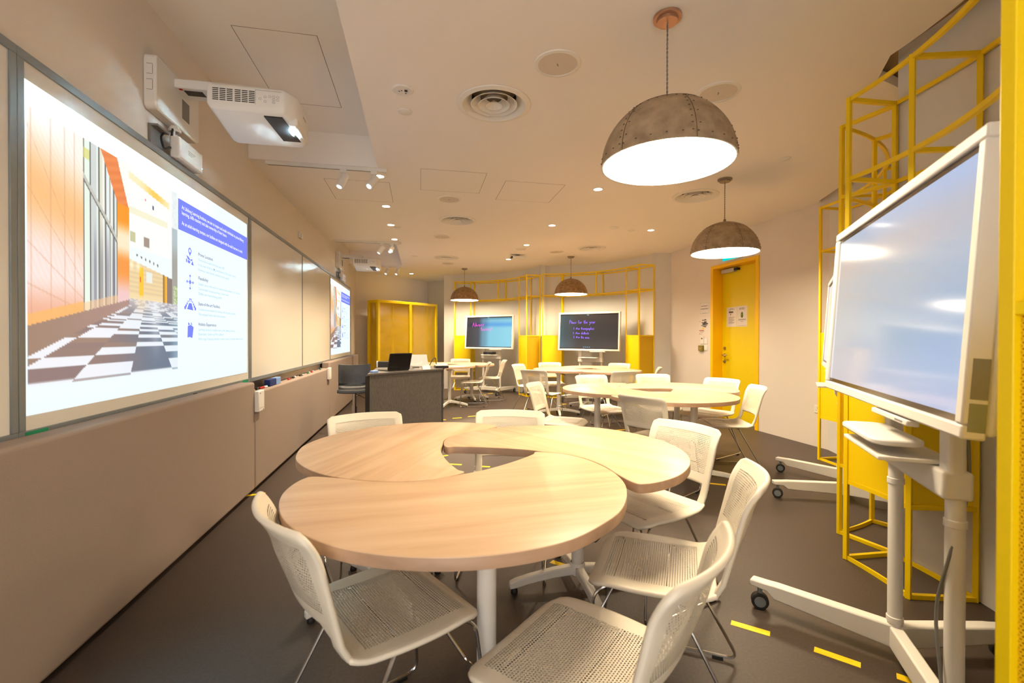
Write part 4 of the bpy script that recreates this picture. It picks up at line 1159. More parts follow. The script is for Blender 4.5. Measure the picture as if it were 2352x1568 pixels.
# ---------------------------------------------------------------- interactive displays on trolleys
def display(cx, cy, yaw, label, screen, sdx=0.0, tray=False, ink=None, w=1.30):
    """origin on the floor under the lower edge; local x to the viewer's right, -y towards the viewer"""
    t = thing('interactive_display', label, 'display', (cx, cy, 0), yaw, 'white displays on wheeled stands')
    zb, hgt, tilt = 1.005, 0.77, 0.062
    pv = thing('screen_unit', None, None, (0, 0, zb)); pv.parent = t; pv.rotation_euler = (-tilt, 0, 0)
    fr = MB(); bz = 0.036
    fr.box(-w / 2, w / 2, 0, 0.05, 0, bz); fr.box(-w / 2, w / 2, 0, 0.05, hgt - bz, hgt)
    fr.box(-w / 2, -w / 2 + bz, 0, 0.05, bz, hgt - bz); fr.box(w / 2 - bz, w / 2, 0, 0.05, bz, hgt - bz)
    fr.obj('bezel', 'white_plastic', pv, 0.006)
    x0, x1, z0, z1 = -w / 2 + bz, w / 2 - bz, bz, hgt - bz
    MB().box(x0 - 0.002, x1 + 0.002, 0.012, 0.049, z0 - 0.002, z1 + 0.002).obj('glass_border', 'glass_black', pv)
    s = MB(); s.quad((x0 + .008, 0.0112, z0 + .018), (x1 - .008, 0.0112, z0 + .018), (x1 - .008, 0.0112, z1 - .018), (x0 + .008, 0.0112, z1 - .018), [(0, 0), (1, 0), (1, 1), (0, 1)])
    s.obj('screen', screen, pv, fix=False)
    bk = MB(); bk.box(-w / 2 + 0.004, w / 2 - 0.004, 0.05, 0.075, 0.01, hgt - 0.006); bk.obj('rear_housing', 'white_plastic', pv, 0.012, seg=3)
    pl = MB(); pl.box(0.05, 0.36, -0.004, 0.03, -0.022, -0.004); pl.obj('pen_tray', 'white_plastic', pv, 0.004)
    pb = MB(); pb.box(0.27, 0.33, -0.0046, -0.004, -0.016, -0.010); pb.obj('port_strip', 'grey', pv)
    if tray:
        lb = MB(); lb.box(w / 2 + 0.0001, w / 2 + 0.0012, 0.012, 0.046, 0.10, 0.20); lb.obj('side_label', 'grey', pv)
        lb = MB(); lb.box(w / 2 + 0.0001, w / 2 + 0.0012, 0.012, 0.046, 0.02, 0.09); lb.obj('side_vent', 'alu', pv)
    if ink: ink(pv, x0, x1, z0, z1)
    # trolley
    for sx in (-0.225, 0.225):
        c = MB(); c.box(sx + sdx - 0.033, sx + sdx + 0.033, 0.09, 0.135, 0.80, 1.62); c.obj('upper_column', 'white_metal', t, 0.012, seg=3)
        c = MB(); c.tube([(sx + sdx, 0.12, 0.10), (sx + sdx, 0.12, 0.84)], 0.024, 20); c.obj('column', 'white_metal', t)
        for z in (0.16, 0.70): MB().lathe([(0.0245, -0.012), (0.0275, -0.010), (0.0275, 0.010), (0.0245, 0.012)], 20, (sx + sdx, 0.12, z)).obj('collar', 'white_metal', t)
        for (ex, ey) in ((math.copysign(0.20, sx), -0.48), (math.copysign(0.17, sx), 0.42)):
            g = MB(); p0 = Vector((sx + sdx, 0.12, 0.095)); p1 = Vector((sx + sdx + ex, 0.12 + ey, 0.105))
            d = (p1 - p0); n = Vector((-d.y, d.x, 0)).normalized() * 0.026
            prof = [(0.0, -0.045, 0.045), (0.80, -0.030, 0.035), (0.86, -0.004, 0.032), (1.0, 0.0, 0.028)]
            k0 = len(g.v)
            for q, lo_, hi_ in prof:
                c_ = p0 + d * q
                for sgn, zz in ((-1, lo_), (1, lo_), (1, hi_), (-1, hi_)): g.v.append(tuple(c_ + n * sgn + Vector((0, 0, zz))))
            for i in range(len(prof) - 1):
                b0 = k0 + 4 * i
                for q in range(4): g.face((b0 + q, b0 + (q + 1) % 4, b0 + 4 + (q + 1) % 4, b0 + 4 + q))
            g.face([k0 + q for q in (3, 2, 1, 0)]); g.face([k0 + 4 * (len(prof) - 1) + q for q in range(4)])
            lg_ = g.obj('base_leg', 'white_metal', t, 0.006)
            cs = p0 + d * 0.93
            wh = MB(); wh.tube([(cs.x - 0.017, cs.y, 0.037), (cs.x + 0.017, cs.y, 0.037)], 0.037, 20)
            co_ = wh.obj('caster', 'rubber', lg_, 0.004)
            hb = MB(); hb.tube([(cs.x - 0.0185, cs.y, 0.037), (cs.x + 0.0185, cs.y, 0.037)], 0.024, 16); hb.tube([(cs.x, cs.y, 0.07), (cs.x, cs.y, 0.103)], 0.010, 8)
            hb.obj('caster_hub', 'alu', lg_)
    MB().box(sdx - 0.225, sdx + 0.225, 0.098, 0.142, 0.052, 0.135).obj('base_beam', 'white_metal', t, 0.006)
    MB().box(sdx - 0.26, sdx + 0.26, 0.075, 0.15, 0.775, 0.86).obj('cross_box', 'white_metal', t, 0.01, seg=3)
    MB().box(sdx - 0.19, sdx + 0.19, -0.06, 0.14, 0.862, 0.876).obj('shelf', 'white_metal', t, 0.004)
    if tray:
        m = MB(); m.prism(rrect(-0.21, 0.17, -0.09, 0.06, 0.05, 6), 0.905, 0.925); m.v = [(x + sdx, y + 0.02, z + 0.10 * max(0.0, -y - 0.08) ) for x, y, z in m.v]
        m.obj('keyboard_tray', 'white_plastic', t, 0.006)
    cb = MB(); cb.tube(fillet([(sdx + 0.20, 0.155, 1.05), (sdx + 0.21, 0.16, 0.80), (sdx + 0.25, 0.10, 0.62), (sdx + 0.19, 0.085, 0.42), (sdx + 0.235, 0.088, 0.2), (sdx + 0.225, 0.09, 0.13)], 0.08), 0.005, 8)
    cb.obj('cable', 'grey', t)
    return t
def ink_screen(mat_, lines, ix):
    def fn(pv, x0, x1, z0, z1):
        W, H_ = x1 - x0, z1 - z0
        for s, u, v, size, slope in lines:
            m = MB(); handwrite(m, s, 0, 0, size, 0.0032, lambda a, b, u=u, v=v: (x0 + u * W + a, 0.0095, z1 - v * H_ + b), slope)
            m.obj('handwriting', mat_, pv)
        k = MB()
        for i in range(4): k.box(x0 + (ix + 0.033 * i) * W, x0 + (ix + 0.033 * i + 0.018) * W, 0.0100, 0.0108, z0 + 0.045 * H_, z0 + 0.062 * H_)
        k.box(x0 + 0.47 * W, x0 + 0.505 * W, 0.0100, 0.0108, z1 - 0.04 * H_, z1 - 0.022 * H_)
        k.obj('toolbar_icons', 'icon_ink', pv)
    return fn
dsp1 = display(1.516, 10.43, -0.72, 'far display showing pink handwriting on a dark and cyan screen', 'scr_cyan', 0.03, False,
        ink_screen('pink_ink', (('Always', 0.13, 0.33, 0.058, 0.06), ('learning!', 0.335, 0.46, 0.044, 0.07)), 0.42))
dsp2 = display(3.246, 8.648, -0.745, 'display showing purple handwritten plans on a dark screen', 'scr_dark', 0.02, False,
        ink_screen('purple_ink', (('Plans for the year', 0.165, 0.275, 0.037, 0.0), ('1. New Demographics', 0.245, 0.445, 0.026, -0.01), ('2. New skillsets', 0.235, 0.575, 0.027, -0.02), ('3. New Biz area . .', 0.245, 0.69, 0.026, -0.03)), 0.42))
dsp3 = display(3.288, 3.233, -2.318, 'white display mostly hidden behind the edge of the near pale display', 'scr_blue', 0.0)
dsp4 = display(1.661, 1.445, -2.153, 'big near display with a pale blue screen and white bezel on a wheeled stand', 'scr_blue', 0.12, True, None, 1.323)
mp = thing('media_player', 'small black player box on the stand shelf under the pink handwriting display', 'player', (1.516 + 0.03 * math.cos(-.72), 10.43 + 0.03 * math.sin(-.72), 0.8762), -0.72)
MB().box(-0.12, 0.12, -0.05, 0.12, 0.006, 0.062).obj('case', 'black', mp, 0.004)
f = MB(); f.box(-0.02, 0.04, -0.0506, -0.05, 0.03, 0.034); f.box(-0.10, -0.09, -0.0506, -0.05, 0.02, 0.028); f.obj('front_print', 'grey', mp)
f = MB()
for a in (-0.1, 0.1):
    for b in (-0.03, 0.10): f.tube([(a, b, 0), (a, b, 0.006)], 0.008, 10)
f.obj('feet', 'rubber', mp)

# ---------------------------------------------------------------- comma-shaped table sections, three to a cluster
OUT = [(.245, .012), (.30, -.012), (.366, -.067), (.41, -.14), (.432, -.22), (.442, -.30), (.44, -.385), (.415, -.5), (.36, -.615), (.285, -.72), (.19, -.80), (.06, -.875), (-.09, -.905), (-.24, -.895), (-.38, -.85), (-.50, -.777), (-.60, -.675), (-.67, -.56), (-.71, -.44), (-.725, -.33), (-.715, -.235), (-.69, -.165), (-.655, -.145)]
INN = [rot2(p, -2 * PI / 3) for p in OUT[1:7]]
INN = [(u, v - .005) for u, v in INN]
OUTLINE = catmull(OUT + INN[::-1] + [(-.08, -.232), (-.02, -.203), (.065, -.15), (.14, -.095), (.195, -.048), (.228, -.016)], 6)
TT, TH = 0.74, 0.034
def table_section(label, group):
    t = thing('table_section', label, 'table', (0, 0, 0), 0, group)
    m = MB(); n = len(OUTLINE)
    def ringp(z, off):
        pts = []
        for i in range(n):
            a, b = Vector(OUTLINE[i - 1]), Vector(OUTLINE[(i + 1) % n]); d = (b - a).normalized()
            nn = Vector((-d.y, d.x)) * off; pts.append((OUTLINE[i][0] + nn.x, OUTLINE[i][1] + nn.y, z))
        return pts
    area = sum(OUTLINE[i - 1][0] * OUTLINE[i][1] - OUTLINE[i][0] * OUTLINE[i - 1][1] for i in range(n))
    sg = 1 if area > 0 else -1
    rings = [(TT - TH, 0), (TT - 0.003, 0), (TT - 0.0008, 0.0012 * sg), (TT, 0.003 * sg)]
    for z, o in rings: m.v += ringp(z, o)
    for i in range(3):
        for k in range(n): m.face((i * n + k, i * n + (k + 1) % n, (i + 1) * n + (k + 1) % n, (i + 1) * n + k), None, 1 if i == 0 else 0)
    m.face([3 * n + k for k in range(n)]); m.face([k for k in range(n)][::-1])
    m.obj('tabletop', ['wood', 'wood_edge'], t)
    cx, cy = -.09, -.555
    MB().tube([(cx, cy, 0.10), (cx, cy, TT - TH - 0.018)], 0.0305, 24).obj('column', 'white_metal', t)
    b = MB(); b.box(cx - 0.16, cx + 0.16, cy - 0.03, cy + 0.03, TT - TH - 0.012, TT - TH - 0.0005); b.tube([(cx - 0.055, cy, TT - TH - 0.030), (cx + 0.055, cy, TT - TH - 0.030)], 0.022, 16)
    b.obj('tilt_bracket', 'white_metal', t, 0.002)
    MB().tube([(cx + 0.05, cy + 0.02, TT - TH - 0.03), (cx + 0.10, cy + 0.06, TT - TH - 0.055)], 0.005, 8).obj('tilt_lever', 'black', t)
    hb = MB(); hb.lathe([(0.034, 0.065), (0.040, 0.07), (0.040, 0.115), (0.0345, 0.125)], 24, (cx, cy, 0)); hb.obj('base_hub', 'white_metal', t)
    for k in range(4):
        a = R(57 + 90 * k); d = Vector((math.cos(a), math.sin(a), 0)); s = Vector((-d.y, d.x, 0))
        g = MB(); prof = [(0.02, 0.022, 0.068, 0.112), (0.12, 0.020, 0.062, 0.104), (0.25, 0.019, 0.043, 0.083), (0.32, 0.018, 0.028, 0.068), (0.35, 0.016, 0.024, 0.056)]
        for q, hw, lo, hi in prof:
            c = Vector((cx, cy, 0)) + d * q
            for sgn, zz in ((-1, lo), (1, lo), (1, hi), (-1, hi)): g.v.append(tuple(c + s * (hw * sgn) + Vector((0, 0, zz))))
        for i in range(len(prof) - 1):
            for q in range(4): g.face((4 * i + q, 4 * i + (q + 1) % 4, 4 * i + 4 + (q + 1) % 4, 4 * i + 4 + q))
        g.face((3, 2, 1, 0)); e = 4 * (len(prof) - 1); g.face((e, e + 1, e + 2, e + 3))
        lg_ = g.obj('base_leg', 'white_metal', t, 0.006)
        c = Vector((cx, cy, 0)) + d * 0.325
        MB().lathe([(0.016, 0.0), (0.018, 0.004), (0.016, 0.018), (0.008, 0.03)], 14, tuple(c)).obj('glide', 'rubber', lg_)
    return t
CLUSTERS = [
 ((0.266, 1.985), R(3), 'near table cluster', ['near table section closest to the camera, its round edge facing us', 'near table section on the right, its rim by the white chair backs', 'near table section on the left, beside the low padded wall']),
 ((2.290, 4.215), 0.289, 'second table cluster', ['table section nearest us in the second cluster, in front of the yellow door', 'table section at the back of the second cluster, under the two far chair backs', 'table section at the left of the second cluster with a bare white column']),
 ((2.78, 7.365), 0.873, 'third table cluster', ['right-hand table section of the cluster by the purple-writing display', 'rear table section of the cluster by the purple-writing display', 'front left table section of the cluster by the purple-writing display']),
 ((0.54, 9.07), 0.145, 'fourth table cluster', ['front table section of the cluster by the pink-writing display', 'rear table section of the cluster by the pink-writing display', 'left table section of the far cluster, half hidden by the dark lectern']),
]
t0 = None
for (cx, cy), th, grp, labs in CLUSTERS:
    for k in range(3):
        if t0 is None: t0 = table_section(labs[0], grp); tt = t0
        else: tt = copy_tree(t0)
        place(tt, (cx, cy, 0), th + k * 2 * PI / 3, labs[k], 'sections of the ' + grp)

# ---------------------------------------------------------------- white perforated sled chairs
def make_chair(label):
    t = thing('sled_chair', label, 'chair', (0, 0, 0), 0, 'white perforated chairs around the tables')
    # +y is the way the sitter faces
    NU, NV = 20, 20
    def seat_pt(u, v):           # u -1..1 across, v 0..1 back to front
        hw = 0.205 + 0.028 * math.sin(PI * min(1, v * 0.9)) - 0.004 * v
        y = -0.185 + 0.405 * v
        # round the front corners
        if v > 0.86: hw -= 0.045 * ((v - 0.86) / 0.14) ** 2.5
        x = hw * u
        z = 0.448 - 0.016 * (1 - u * u) * math.sin(PI * min(1, 0.15 + v * 0.75)) - 0.030 * max(0, (v - 0.80) / 0.20) ** 2 - 0.006 * abs(u) ** 3
        z += 0.018 * max(0, 1 - v / 0.16) ** 2
        return (x, y, z)
    def sheet(fn, nu, nv, th, uvf, keep=None):
        m = MB(); idx = {}
        for j in range(nv + 1):
            for i in range(nu + 1):
                idx[i, j] = len(m.v); m.v.append(fn(-1 + 2 * i / nu, j / nv))
        for j in range(nv):
            for i in range(nu):
                if keep and not keep((-1 + 2 * (i + .5) / nu), (j + .5) / nv): continue
                q = ((i, j), (i + 1, j), (i + 1, j + 1), (i, j + 1))
                m.face([idx[k] for k in q], [uvf(m.v[idx[k]]) for k in q], 0, True)
        return m
    def thick(o, th):
        s = o.modifiers.new('thickness', 'SOLIDIFY'); s.thickness = th; s.offset = 0
        b = o.modifiers.new('rounding', 'BEVEL'); b.width = th * 0.42; b.segments = 2; b.limit_method = 'ANGLE'; b.angle_limit = R(50)
    s = sheet(seat_pt, NU, NV, 0.01, lambda p: (p[0], p[1] - 0.01))
    so = s.obj('seat', 'chair_seat', t, 0, 60); thick(so, 0.016)
    def back_pt(u, v):
        z = 0.452 + 0.352 * v
        hw = 0.198 + 0.016 * v
        if v > 0.93: hw -= 0.030 * ((v - 0.93) / 0.07) ** 2.5
        if v < 0.06: pass
        x = hw * u
        y = -0.188 - 0.085 * v - 0.028 * max(0, (v - 0.72) / 0.28) ** 2
        y -= 0.046 * (1 - u * u) * min(1, 0.35 + v)
        if v < 0.12: y += 0.012 * (1 - v / 0.12)
        return (x, y, z)
    bkm = sheet(back_pt, 20, 24, 0.01, lambda p: (p[0], p[2]), keep=lambda u, v: v > 0.245 or abs(u) > 0.80)
    bo = bkm.obj('backrest', 'chair_back', t, 0, 60); thick(bo, 0.017)
    for sx in (-1, 1):
        x = 0.195 * sx
        pts = fillet([(x * 0.93, 0.14, 0.432), (x * 1.02, 0.195, 0.40), (x * 1.16, 0.235, 0.013), (x * 1.16, -0.285, 0.013), (x * 0.98, -0.06, 0.425), (x * 0.92, -0.03, 0.432)], 0.045, 5)
        MB().tube(pts, 0.0058, 8).obj('leg_frame', 'chrome', t)
        for yy in (0.17, -0.21):
            MB().box(x * 1.16 - 0.0085, x * 1.16 + 0.0085, yy - 0.02, yy + 0.02, 0.0, 0.013).obj('glide', 'rubber', t, 0.002)
    c = MB(); c.tube(fillet([(-0.21, 0.217, 0.24), (-0.12, 0.215, 0.24), (-0.05, 0.12, 0.42), (0.05, 0.12, 0.42), (0.12, 0.215, 0.24), (0.21, 0.217, 0.24)], 0.03, 4), 0.005, 8)
    c.tube([(-0.175, 0.14, 0.428), (0.175, 0.14, 0.428)], 0.006, 8); c.tube([(-0.175, -0.035, 0.428), (0.175, -0.035, 0.428)], 0.006, 8)
    c.obj('cross_brace', 'chrome', t)
    return t
BD = 0.295
CH = [  # middle of the backrest top, heading in degrees
 (-.335, 1.312, 29, 'white chair at the near left with its back to the padded wall'),
 (.595, .885, 132, 'white chair closest to the camera, cut off by the bottom of the picture'),
 (1.095, 1.368, 148, 'white chair at the right of the near table, beside the long stand leg'),
 (1.34, 2.185, 199, 'white chair at the back right of the near table, its whole perforated back facing us'),
 (.536, 2.752, 253, 'white chair behind the near table, seen through the opening between the sections'),
 (-.300, 2.778, -72, 'white chair behind the near table in front of the dark lectern'),
 (1.14, 4.46, -33, 'white chair at the left of the second cluster, turned side-on with an empty seat'),
 (2.04, 5.318, -84, 'white chair behind the left table section of the second cluster, seat visible beneath'),
 (1.685, 3.33, 30, 'white chair with its back to us in front of the second cluster'),
 (2.865, 5.335, -103, 'white chair in the middle behind the second cluster, only its top band visible'),
 (3.31, 4.615, -156, 'white chair behind the second cluster in front of the yellow door'),
 (3.15, 3.84, 161, 'white chair at the right end of the second cluster, side-on before the door frame'),
 (1.66, 7.80, -42, 'white chair at the left of the third cluster, beside the stand with pink handwriting'),
 (1.575, 6.36, 47, 'grey-looking chair with its back to us at the left of the third cluster'),
 (2.36, 8.27, -97, 'white chair in front of the yellow boxes between the two lit displays'),
 (2.76, 5.90, 101, 'shaded chair with its back to us in front of the third cluster'),
 (3.46, 7.72, -140, 'white chair top just right of the stand with purple handwriting'),
 (3.56, 6.61, 152, 'white chair seen edge-on at the far right of the third cluster'),
 (.847, 9.89, -99, 'white chair facing us behind the fourth cluster, in front of the first yellow box'),
 (1.215, 8.52, 173, 'white chair side-on at the right front of the fourth cluster, chrome sled legs visible'),
 (1.695, 9.30, 178, 'white chair side-on under the display with pink handwriting'),
 (-.02, 7.98, 62, 'white chair almost hidden behind the right edge of the dark lectern'),
 (-.09, 10.25, -58, 'white chair top showing between the laptop and the tablet'),
]
c0 = None
BACK = {0: .03, 3: .03, 4: .03, 5: .045, 6: .03, 10: .03, 16: .10, 17: .08, 18: .04, 19: .04, 14: -.02}
for ci, (x, y, hd_, lab) in enumerate(CH):
    a = R(hd_); bd = BD - BACK.get(ci, 0); ox, oy = x + bd * math.cos(a), y + bd * math.sin(a)
    if c0 is None: c0 = make_chair(lab); c = c0
    else: c = copy_tree(c0)
    place(c, (ox, oy, 0), a - PI / 2, lab)

# ---------------------------------------------------------------- lectern desk with the things on it
LT = 0.86
ld = thing('lectern_desk', 'dark grey lectern desk with a slanted front panel between the stool and tables', 'desk', (-0.56, 5.22, 0))
P0, P1, P2, P3 = (0.0, 0.0), (0.845, 0.755), (0.93, 1.36), (0.0, 1.36)
def lerp2(a, b, t): return (a[0] + (b[0] - a[0]) * t, a[1] + (b[1] - a[1]) * t)
MB().prism([P0, P1, P2, P3], LT - 0.024, LT).obj('desktop', 'dark_lam', ld, 0.003)
d_ = Vector((P1[0] - P0[0], P1[1] - P0[1])).normalized(); n_ = Vector((-d_.y, d_.x))
def off(p, k): return (p[0] + n_.x * k, p[1] + n_.y * k)
a0, a1 = lerp2(P0, P1, 0.035), lerp2(P0, P1, 0.995)
MB().prism([off(a0, .012), off(a1, .012), off(a1, .034), off(a0, .034)], 0.0, LT - 0.024).obj('front_panel', 'dark_lam', ld, 0.002)
b0, b1_ = lerp2(P0, P1, 0.0), lerp2(P0, P1, 0.034)
MB().prism([off(b0, .014), off(b1_, .014), off(b1_, .04), off(b0, .04)], 0.0, LT - 0.024).obj('end_trim', 'dark_edge', ld, 0.002)
MB().box(0.84, 0.86, 0.86, 1.33, 0.0, LT - 0.024).obj('side_panel', 'dark_lam', ld, 0.002)
MB().box(0.02, 0.04, 0.85, 1.33, 0.0, LT - 0.024).obj('side_panel', 'dark_lam', ld, 0.002)

lp = thing('laptop', 'open dark grey laptop on the lectern, lid back with a fruit logo facing us', 'laptop', (-0.376, 5.55, LT), math.atan2(.176, .249))
# local x along the hinge, +y away from the lid face (keyboard side)
MB().prism(rrect(0.0, 0.305, 0.0, 0.212, 0.012), 0.0, 0.013).obj('keyboard_base', 'space_grey', lp, 0.003)
lid = MB(); lid.prism(rrect(0.0, 0.305, 0.0, 0.208, 0.012), 0.0, 0.006)
lo = lid.obj('lid', 'space_grey', lp, 0.002); lo.location = (0, -0.002, 0.012); lo.rotation_euler = (R(106), 0, 0)
lgm = MB()
def blob(cx, cy, rx, ry, n=20, cut=None):
    k0 = len(lgm.v); pts = []
    for i in range(n):
        a = 2 * PI * i / n; x, y = cx + rx * math.cos(a), cy + ry * math.sin(a)
        if cut and math.hypot(x - cut[0], y - cut[1]) < cut[2]:
            q = Vector((x - cut[0], y - cut[1])).normalized() * cut[2]; x, y = cut[0] + q.x, cut[1] + q.y
        pts.append((x, y, 0.0))
    lgm.v += pts; lgm.face(list(range(k0, k0 + n)))
blob(0.0, 0.0, 0.0165, 0.018, 28, (0.019, 0.004, 0.0085)); blob(0.005, 0.024, 0.0035, 0.006)
lg_o = lgm.obj('fruit_logo', 'black', lo, fix=False); lg_o.location = (0.1525, 0.104, -0.0006); lg_o.rotation_euler = (0, PI, 0)
sc_ = MB(); sc_.quad((0.008, 0.008, 0.0066), (0.297, 0.008, 0.0066), (0.297, 0.2, 0.0066), (0.008, 0.2, 0.0066)); sc_.obj('laptop_screen', 'glass_black', lo, fix=False)

tb_ = thing('pen_display', 'silver-backed tablet display propped on a stand beside the laptop', 'tablet', (-0.04, 5.96, LT), 0.26)
sc_ = MB(); sc_.prism(rrect(-0.14, 0.14, 0, 0.165, 0.008), 0, 0.014)
so = sc_.obj('display_panel', 'silver', tb_, 0.003); so.location = (0, -0.03, 0.028); so.rotation_euler = (R(62), 0, 0)
st = MB(); st.box(-0.05, 0.05, -0.055, 0.06, 0.0, 0.008); st.bar((0, 0.05, 0.006), (0, 0.005, 0.09), 0.09, 0.008); st.obj('stand', 'white_plastic', tb_, 0.002)
st = MB(); st.tube(fillet([(-0.10, -0.035, 0.06), (-0.03, -0.06, 0.055), (0.04, -0.07, 0.075), (0.05, -0.06, 0.10)], 0.02), 0.0035, 6); st.obj('cable', 'white_plastic', tb_)
cp = MB(); cp.box(-0.03, 0.035, -0.0022, -0.0004, 0.055, 0.10)
cpo = cp.obj('cable_recess', 'grey', tb_); cpo.location = (0, -0.045, 0.0); cpo.rotation_euler = (R(-28), 0, 0)
tn = thing('tent_card', 'blank white tent card at the front edge of the lectern', 'card', (0.075, 5.89, LT), 0.28)
m = MB(); m.quad((-.05, -.025, 0), (.05, -.025, 0), (.05, 0, 0.045), (-.05, 0, 0.045)); m.quad((-.05, .025, 0), (.05, .025, 0), (.05, 0, 0.045), (-.05, 0, 0.045)); m.obj('folded_card', 'paper', tn)
bx_ = thing('control_pad', 'black box with a white sloping top at the right end of the lectern', 'control box', (0.275, 6.10, LT), 0.12)
m = MB(); m.box(-0.085, 0.085, -0.07, 0.09, 0.0, 0.03); m.obj('housing', 'black', bx_, 0.004)
m = MB(); k0 = len(m.v); m.v += [(-.083, -.068, .0302), (.083, -.068, .0302), (.083, .088, .052), (-.083, .088, .052), (-.083, -.068, .036), (.083, -.068, .036), (.083, .088, .058), (-.083, .088, .058)]
for q in ((0, 3, 2, 1), (4, 5, 6, 7), (0, 1, 5, 4), (1, 2, 6, 5), (2, 3, 7, 6), (3, 0, 4, 7)): m.face(q)
m.obj('top_plate', 'silver', bx_, 0.002)
MB().tube(fillet([(-.06, .02, .03), (-.075, .02, .135), (-.11, .01, .12), (-.17, -.02, .006)], 0.04), 0.0055, 8).obj('cable', 'rubber', bx_)
eq = thing('equipment_case', 'low grey case with a dark front standing behind the laptop', 'case', (-0.42, 6.43, LT), 0.05)
MB().box(-0.13, 0.17, -0.08, 0.09, 0.0, 0.075).obj('case', 'dark_edge', eq, 0.004)
MB().box(-0.15, -0.131, -0.085, 0.095, 0.0, 0.078).obj('end_cap', 'silver', eq, 0.003)
gb = thing('tissue_pack', 'small pale blue pack on the left corner of the lectern', 'pack', (-0.50, 5.34, LT), 0.7)
MB().box(-0.04, 0.04, -0.025, 0.025, 0.0, 0.028).obj('pack', M['lightblue'], gb, 0.006)

# bar stool
bs = thing('bar_stool', 'black leather bar stool with a chrome column behind the lectern', 'stool', (-0.80, 6.02, 0), PI + 0.12)
m = MB(); prof = [(0.20, 0.60), (0.05, 0.575), (-0.10, 0.578), (-0.165, 0.60), (-0.185, 0.66), (-0.19, 0.78), (-0.20, 0.905)]
prof = [(p.x, p.y) for p in fillet([(a, b, 0) for a, b in prof], 0.06, 4)]
NW = 12
for i, (yy, zz) in enumerate(prof):
    for k in range(NW + 1):
        u = -1 + 2 * k / NW; m.v.append((0.195 * u, yy + 0.02 * u * u * (1 if zz > 0.65 else 0), zz + 0.012 * u * u))
for i in range(len(prof) - 1):
    for k in range(NW):
        a = i * (NW + 1) + k; m.face((a, a + 1, a + NW + 2, a + NW + 1), None, 0, True)
o = m.obj('seat_shell', 'leather', bs, 0, 60); s = o.modifiers.new('thickness', 'SOLIDIFY'); s.thickness = 0.035; s.offset = 0; b = o.modifiers.new('rounding', 'BEVEL'); b.width = 0.012; b.segments = 3; b.limit_method = 'ANGLE'; b.angle_limit = R(50)
m = MB(); m.tube([(0, 0, 0.03), (0, 0, 0.40)], 0.03, 20); m.tube([(0, 0, 0.40), (0, 0, 0.565)], 0.022, 16); m.obj('column', 'chrome', bs)
m = MB(); m.lathe([(0.21, 0.0), (0.21, 0.008), (0.19, 0.016), (0.05, 0.035), (0.03, 0.05)], 36); m.obj('foot_disc', 'chrome', bs)
m = MB(); m.tube([(-0.02, 0.0, 0.55), (-0.22, -0.06, 0.44)], 0.005, 8); m.obj('gas_lever', 'chrome', bs)
m = MB(); m.tube([(0.13 * math.cos(a), 0.10 + 0.11 * math.sin(a), 0.27) for a in [2 * PI * i / 24 for i in range(25)]], 0.009, 8); m.obj('foot_ring', 'chrome', bs)

# ---------------------------------------------------------------- notices and fittings by the door
def sheet_on_wall(name, label, cat, y0, y1, z0, z1, x, draw, group=None, mat_='paper'):
    """paper on a wall that faces -x; local x runs to the viewer's right"""
    t = thing(name, label, cat, (x, y1, z0), -PI / 2, group)
    W, H_ = y1 - y0, z1 - z0
    MB().box(0, W, -0.0015, -0.0002, 0, H_).obj('sheet', mat_, t)
    draw(t, W, H_)
    return t
def bars(t, rows, name='print', mat_='ink', y=-0.0019):
    m = MB()
    for x0, x1, z, hh in rows: m.quad((x0, y, z), (x1, y, z), (x1, y, z + hh), (x0, y, z + hh))
    m.obj(name, mat_, t, fix=False)
def n1(t, W, H_):
    f = 0.002
    bars(t, [(.02, W - .02, .02, f), (.02, W - .02, H_ - .02, f), (.02, .02 + f, .02, H_ - .04), (W - .02 - f, W - .02, .02, H_ - .04),
             (.045, W - .06, H_ * .64, .008), (.035, W - .045, H_ * .42, .009), (.08, W - .07, H_ * .10, .004)])
sheet_on_wall('wall_notice', 'framed two-line paper notice, topmost left of the yellow door', 'notice', 6.575, 6.852, 1.638, 1.85, XW, n1, 'papers by the yellow door')
def n2(t, W, H_):
    random.seed(3)
    bars(t, [(W * (.25 + .5 * random.random()) - .015, W * (.25 + .5 * random.random()) + .015, H_ * (.42 + .45 * random.random()), .012) for _ in range(16)] + [(.015, .05, H_ * .78, .003), (.015, .05, H_ * .74, .003)])
    bars(t, [(.012, W * .45, H_ * .27, .012)], 'red_bar', 'red'); bars(t, [(W * .28, W * .45, H_ * .35, .025)], 'yellow_patch', 'tape', -0.0022)
    bars(t, [(.015, .028, H_ * .08, .012), (.015, .028, H_ * .13, .012)], 'red_mark', 'red'); bars(t, [(.04, .15, H_ * .22, .003), (.04, .11, H_ * .18, .003), (.04, .10, H_ * .10, .003)], 'legend', 'ink')
sheet_on_wall('wall_plan', 'white evacuation plan sheet under the framed notice, left of the door', 'plan', 6.552, 6.866, 1.292, 1.602, XW, n2, 'papers by the yellow door')
LX = XW + 0.155
def n3(t, W, H_):
    bars(t, [(.07, W - .07, H_ * .92, .005), (.04, W - .05, H_ * .87, .005), (.04, .09, H_ * .80, .004), (.05, .15, H_ * .70, .025), (.08, .10, H_ * .60, .018)] + [(.04, W - .04 - .02 * (i % 3), H_ * (.48 - .045 * i), .004) for i in range(8)])
sheet_on_wall('door_notice', 'printed paper notice taped on the left of the yellow door leaf', 'notice', 6.146, 6.372, 1.432, 1.732, LX, n3, 'papers on the yellow door')
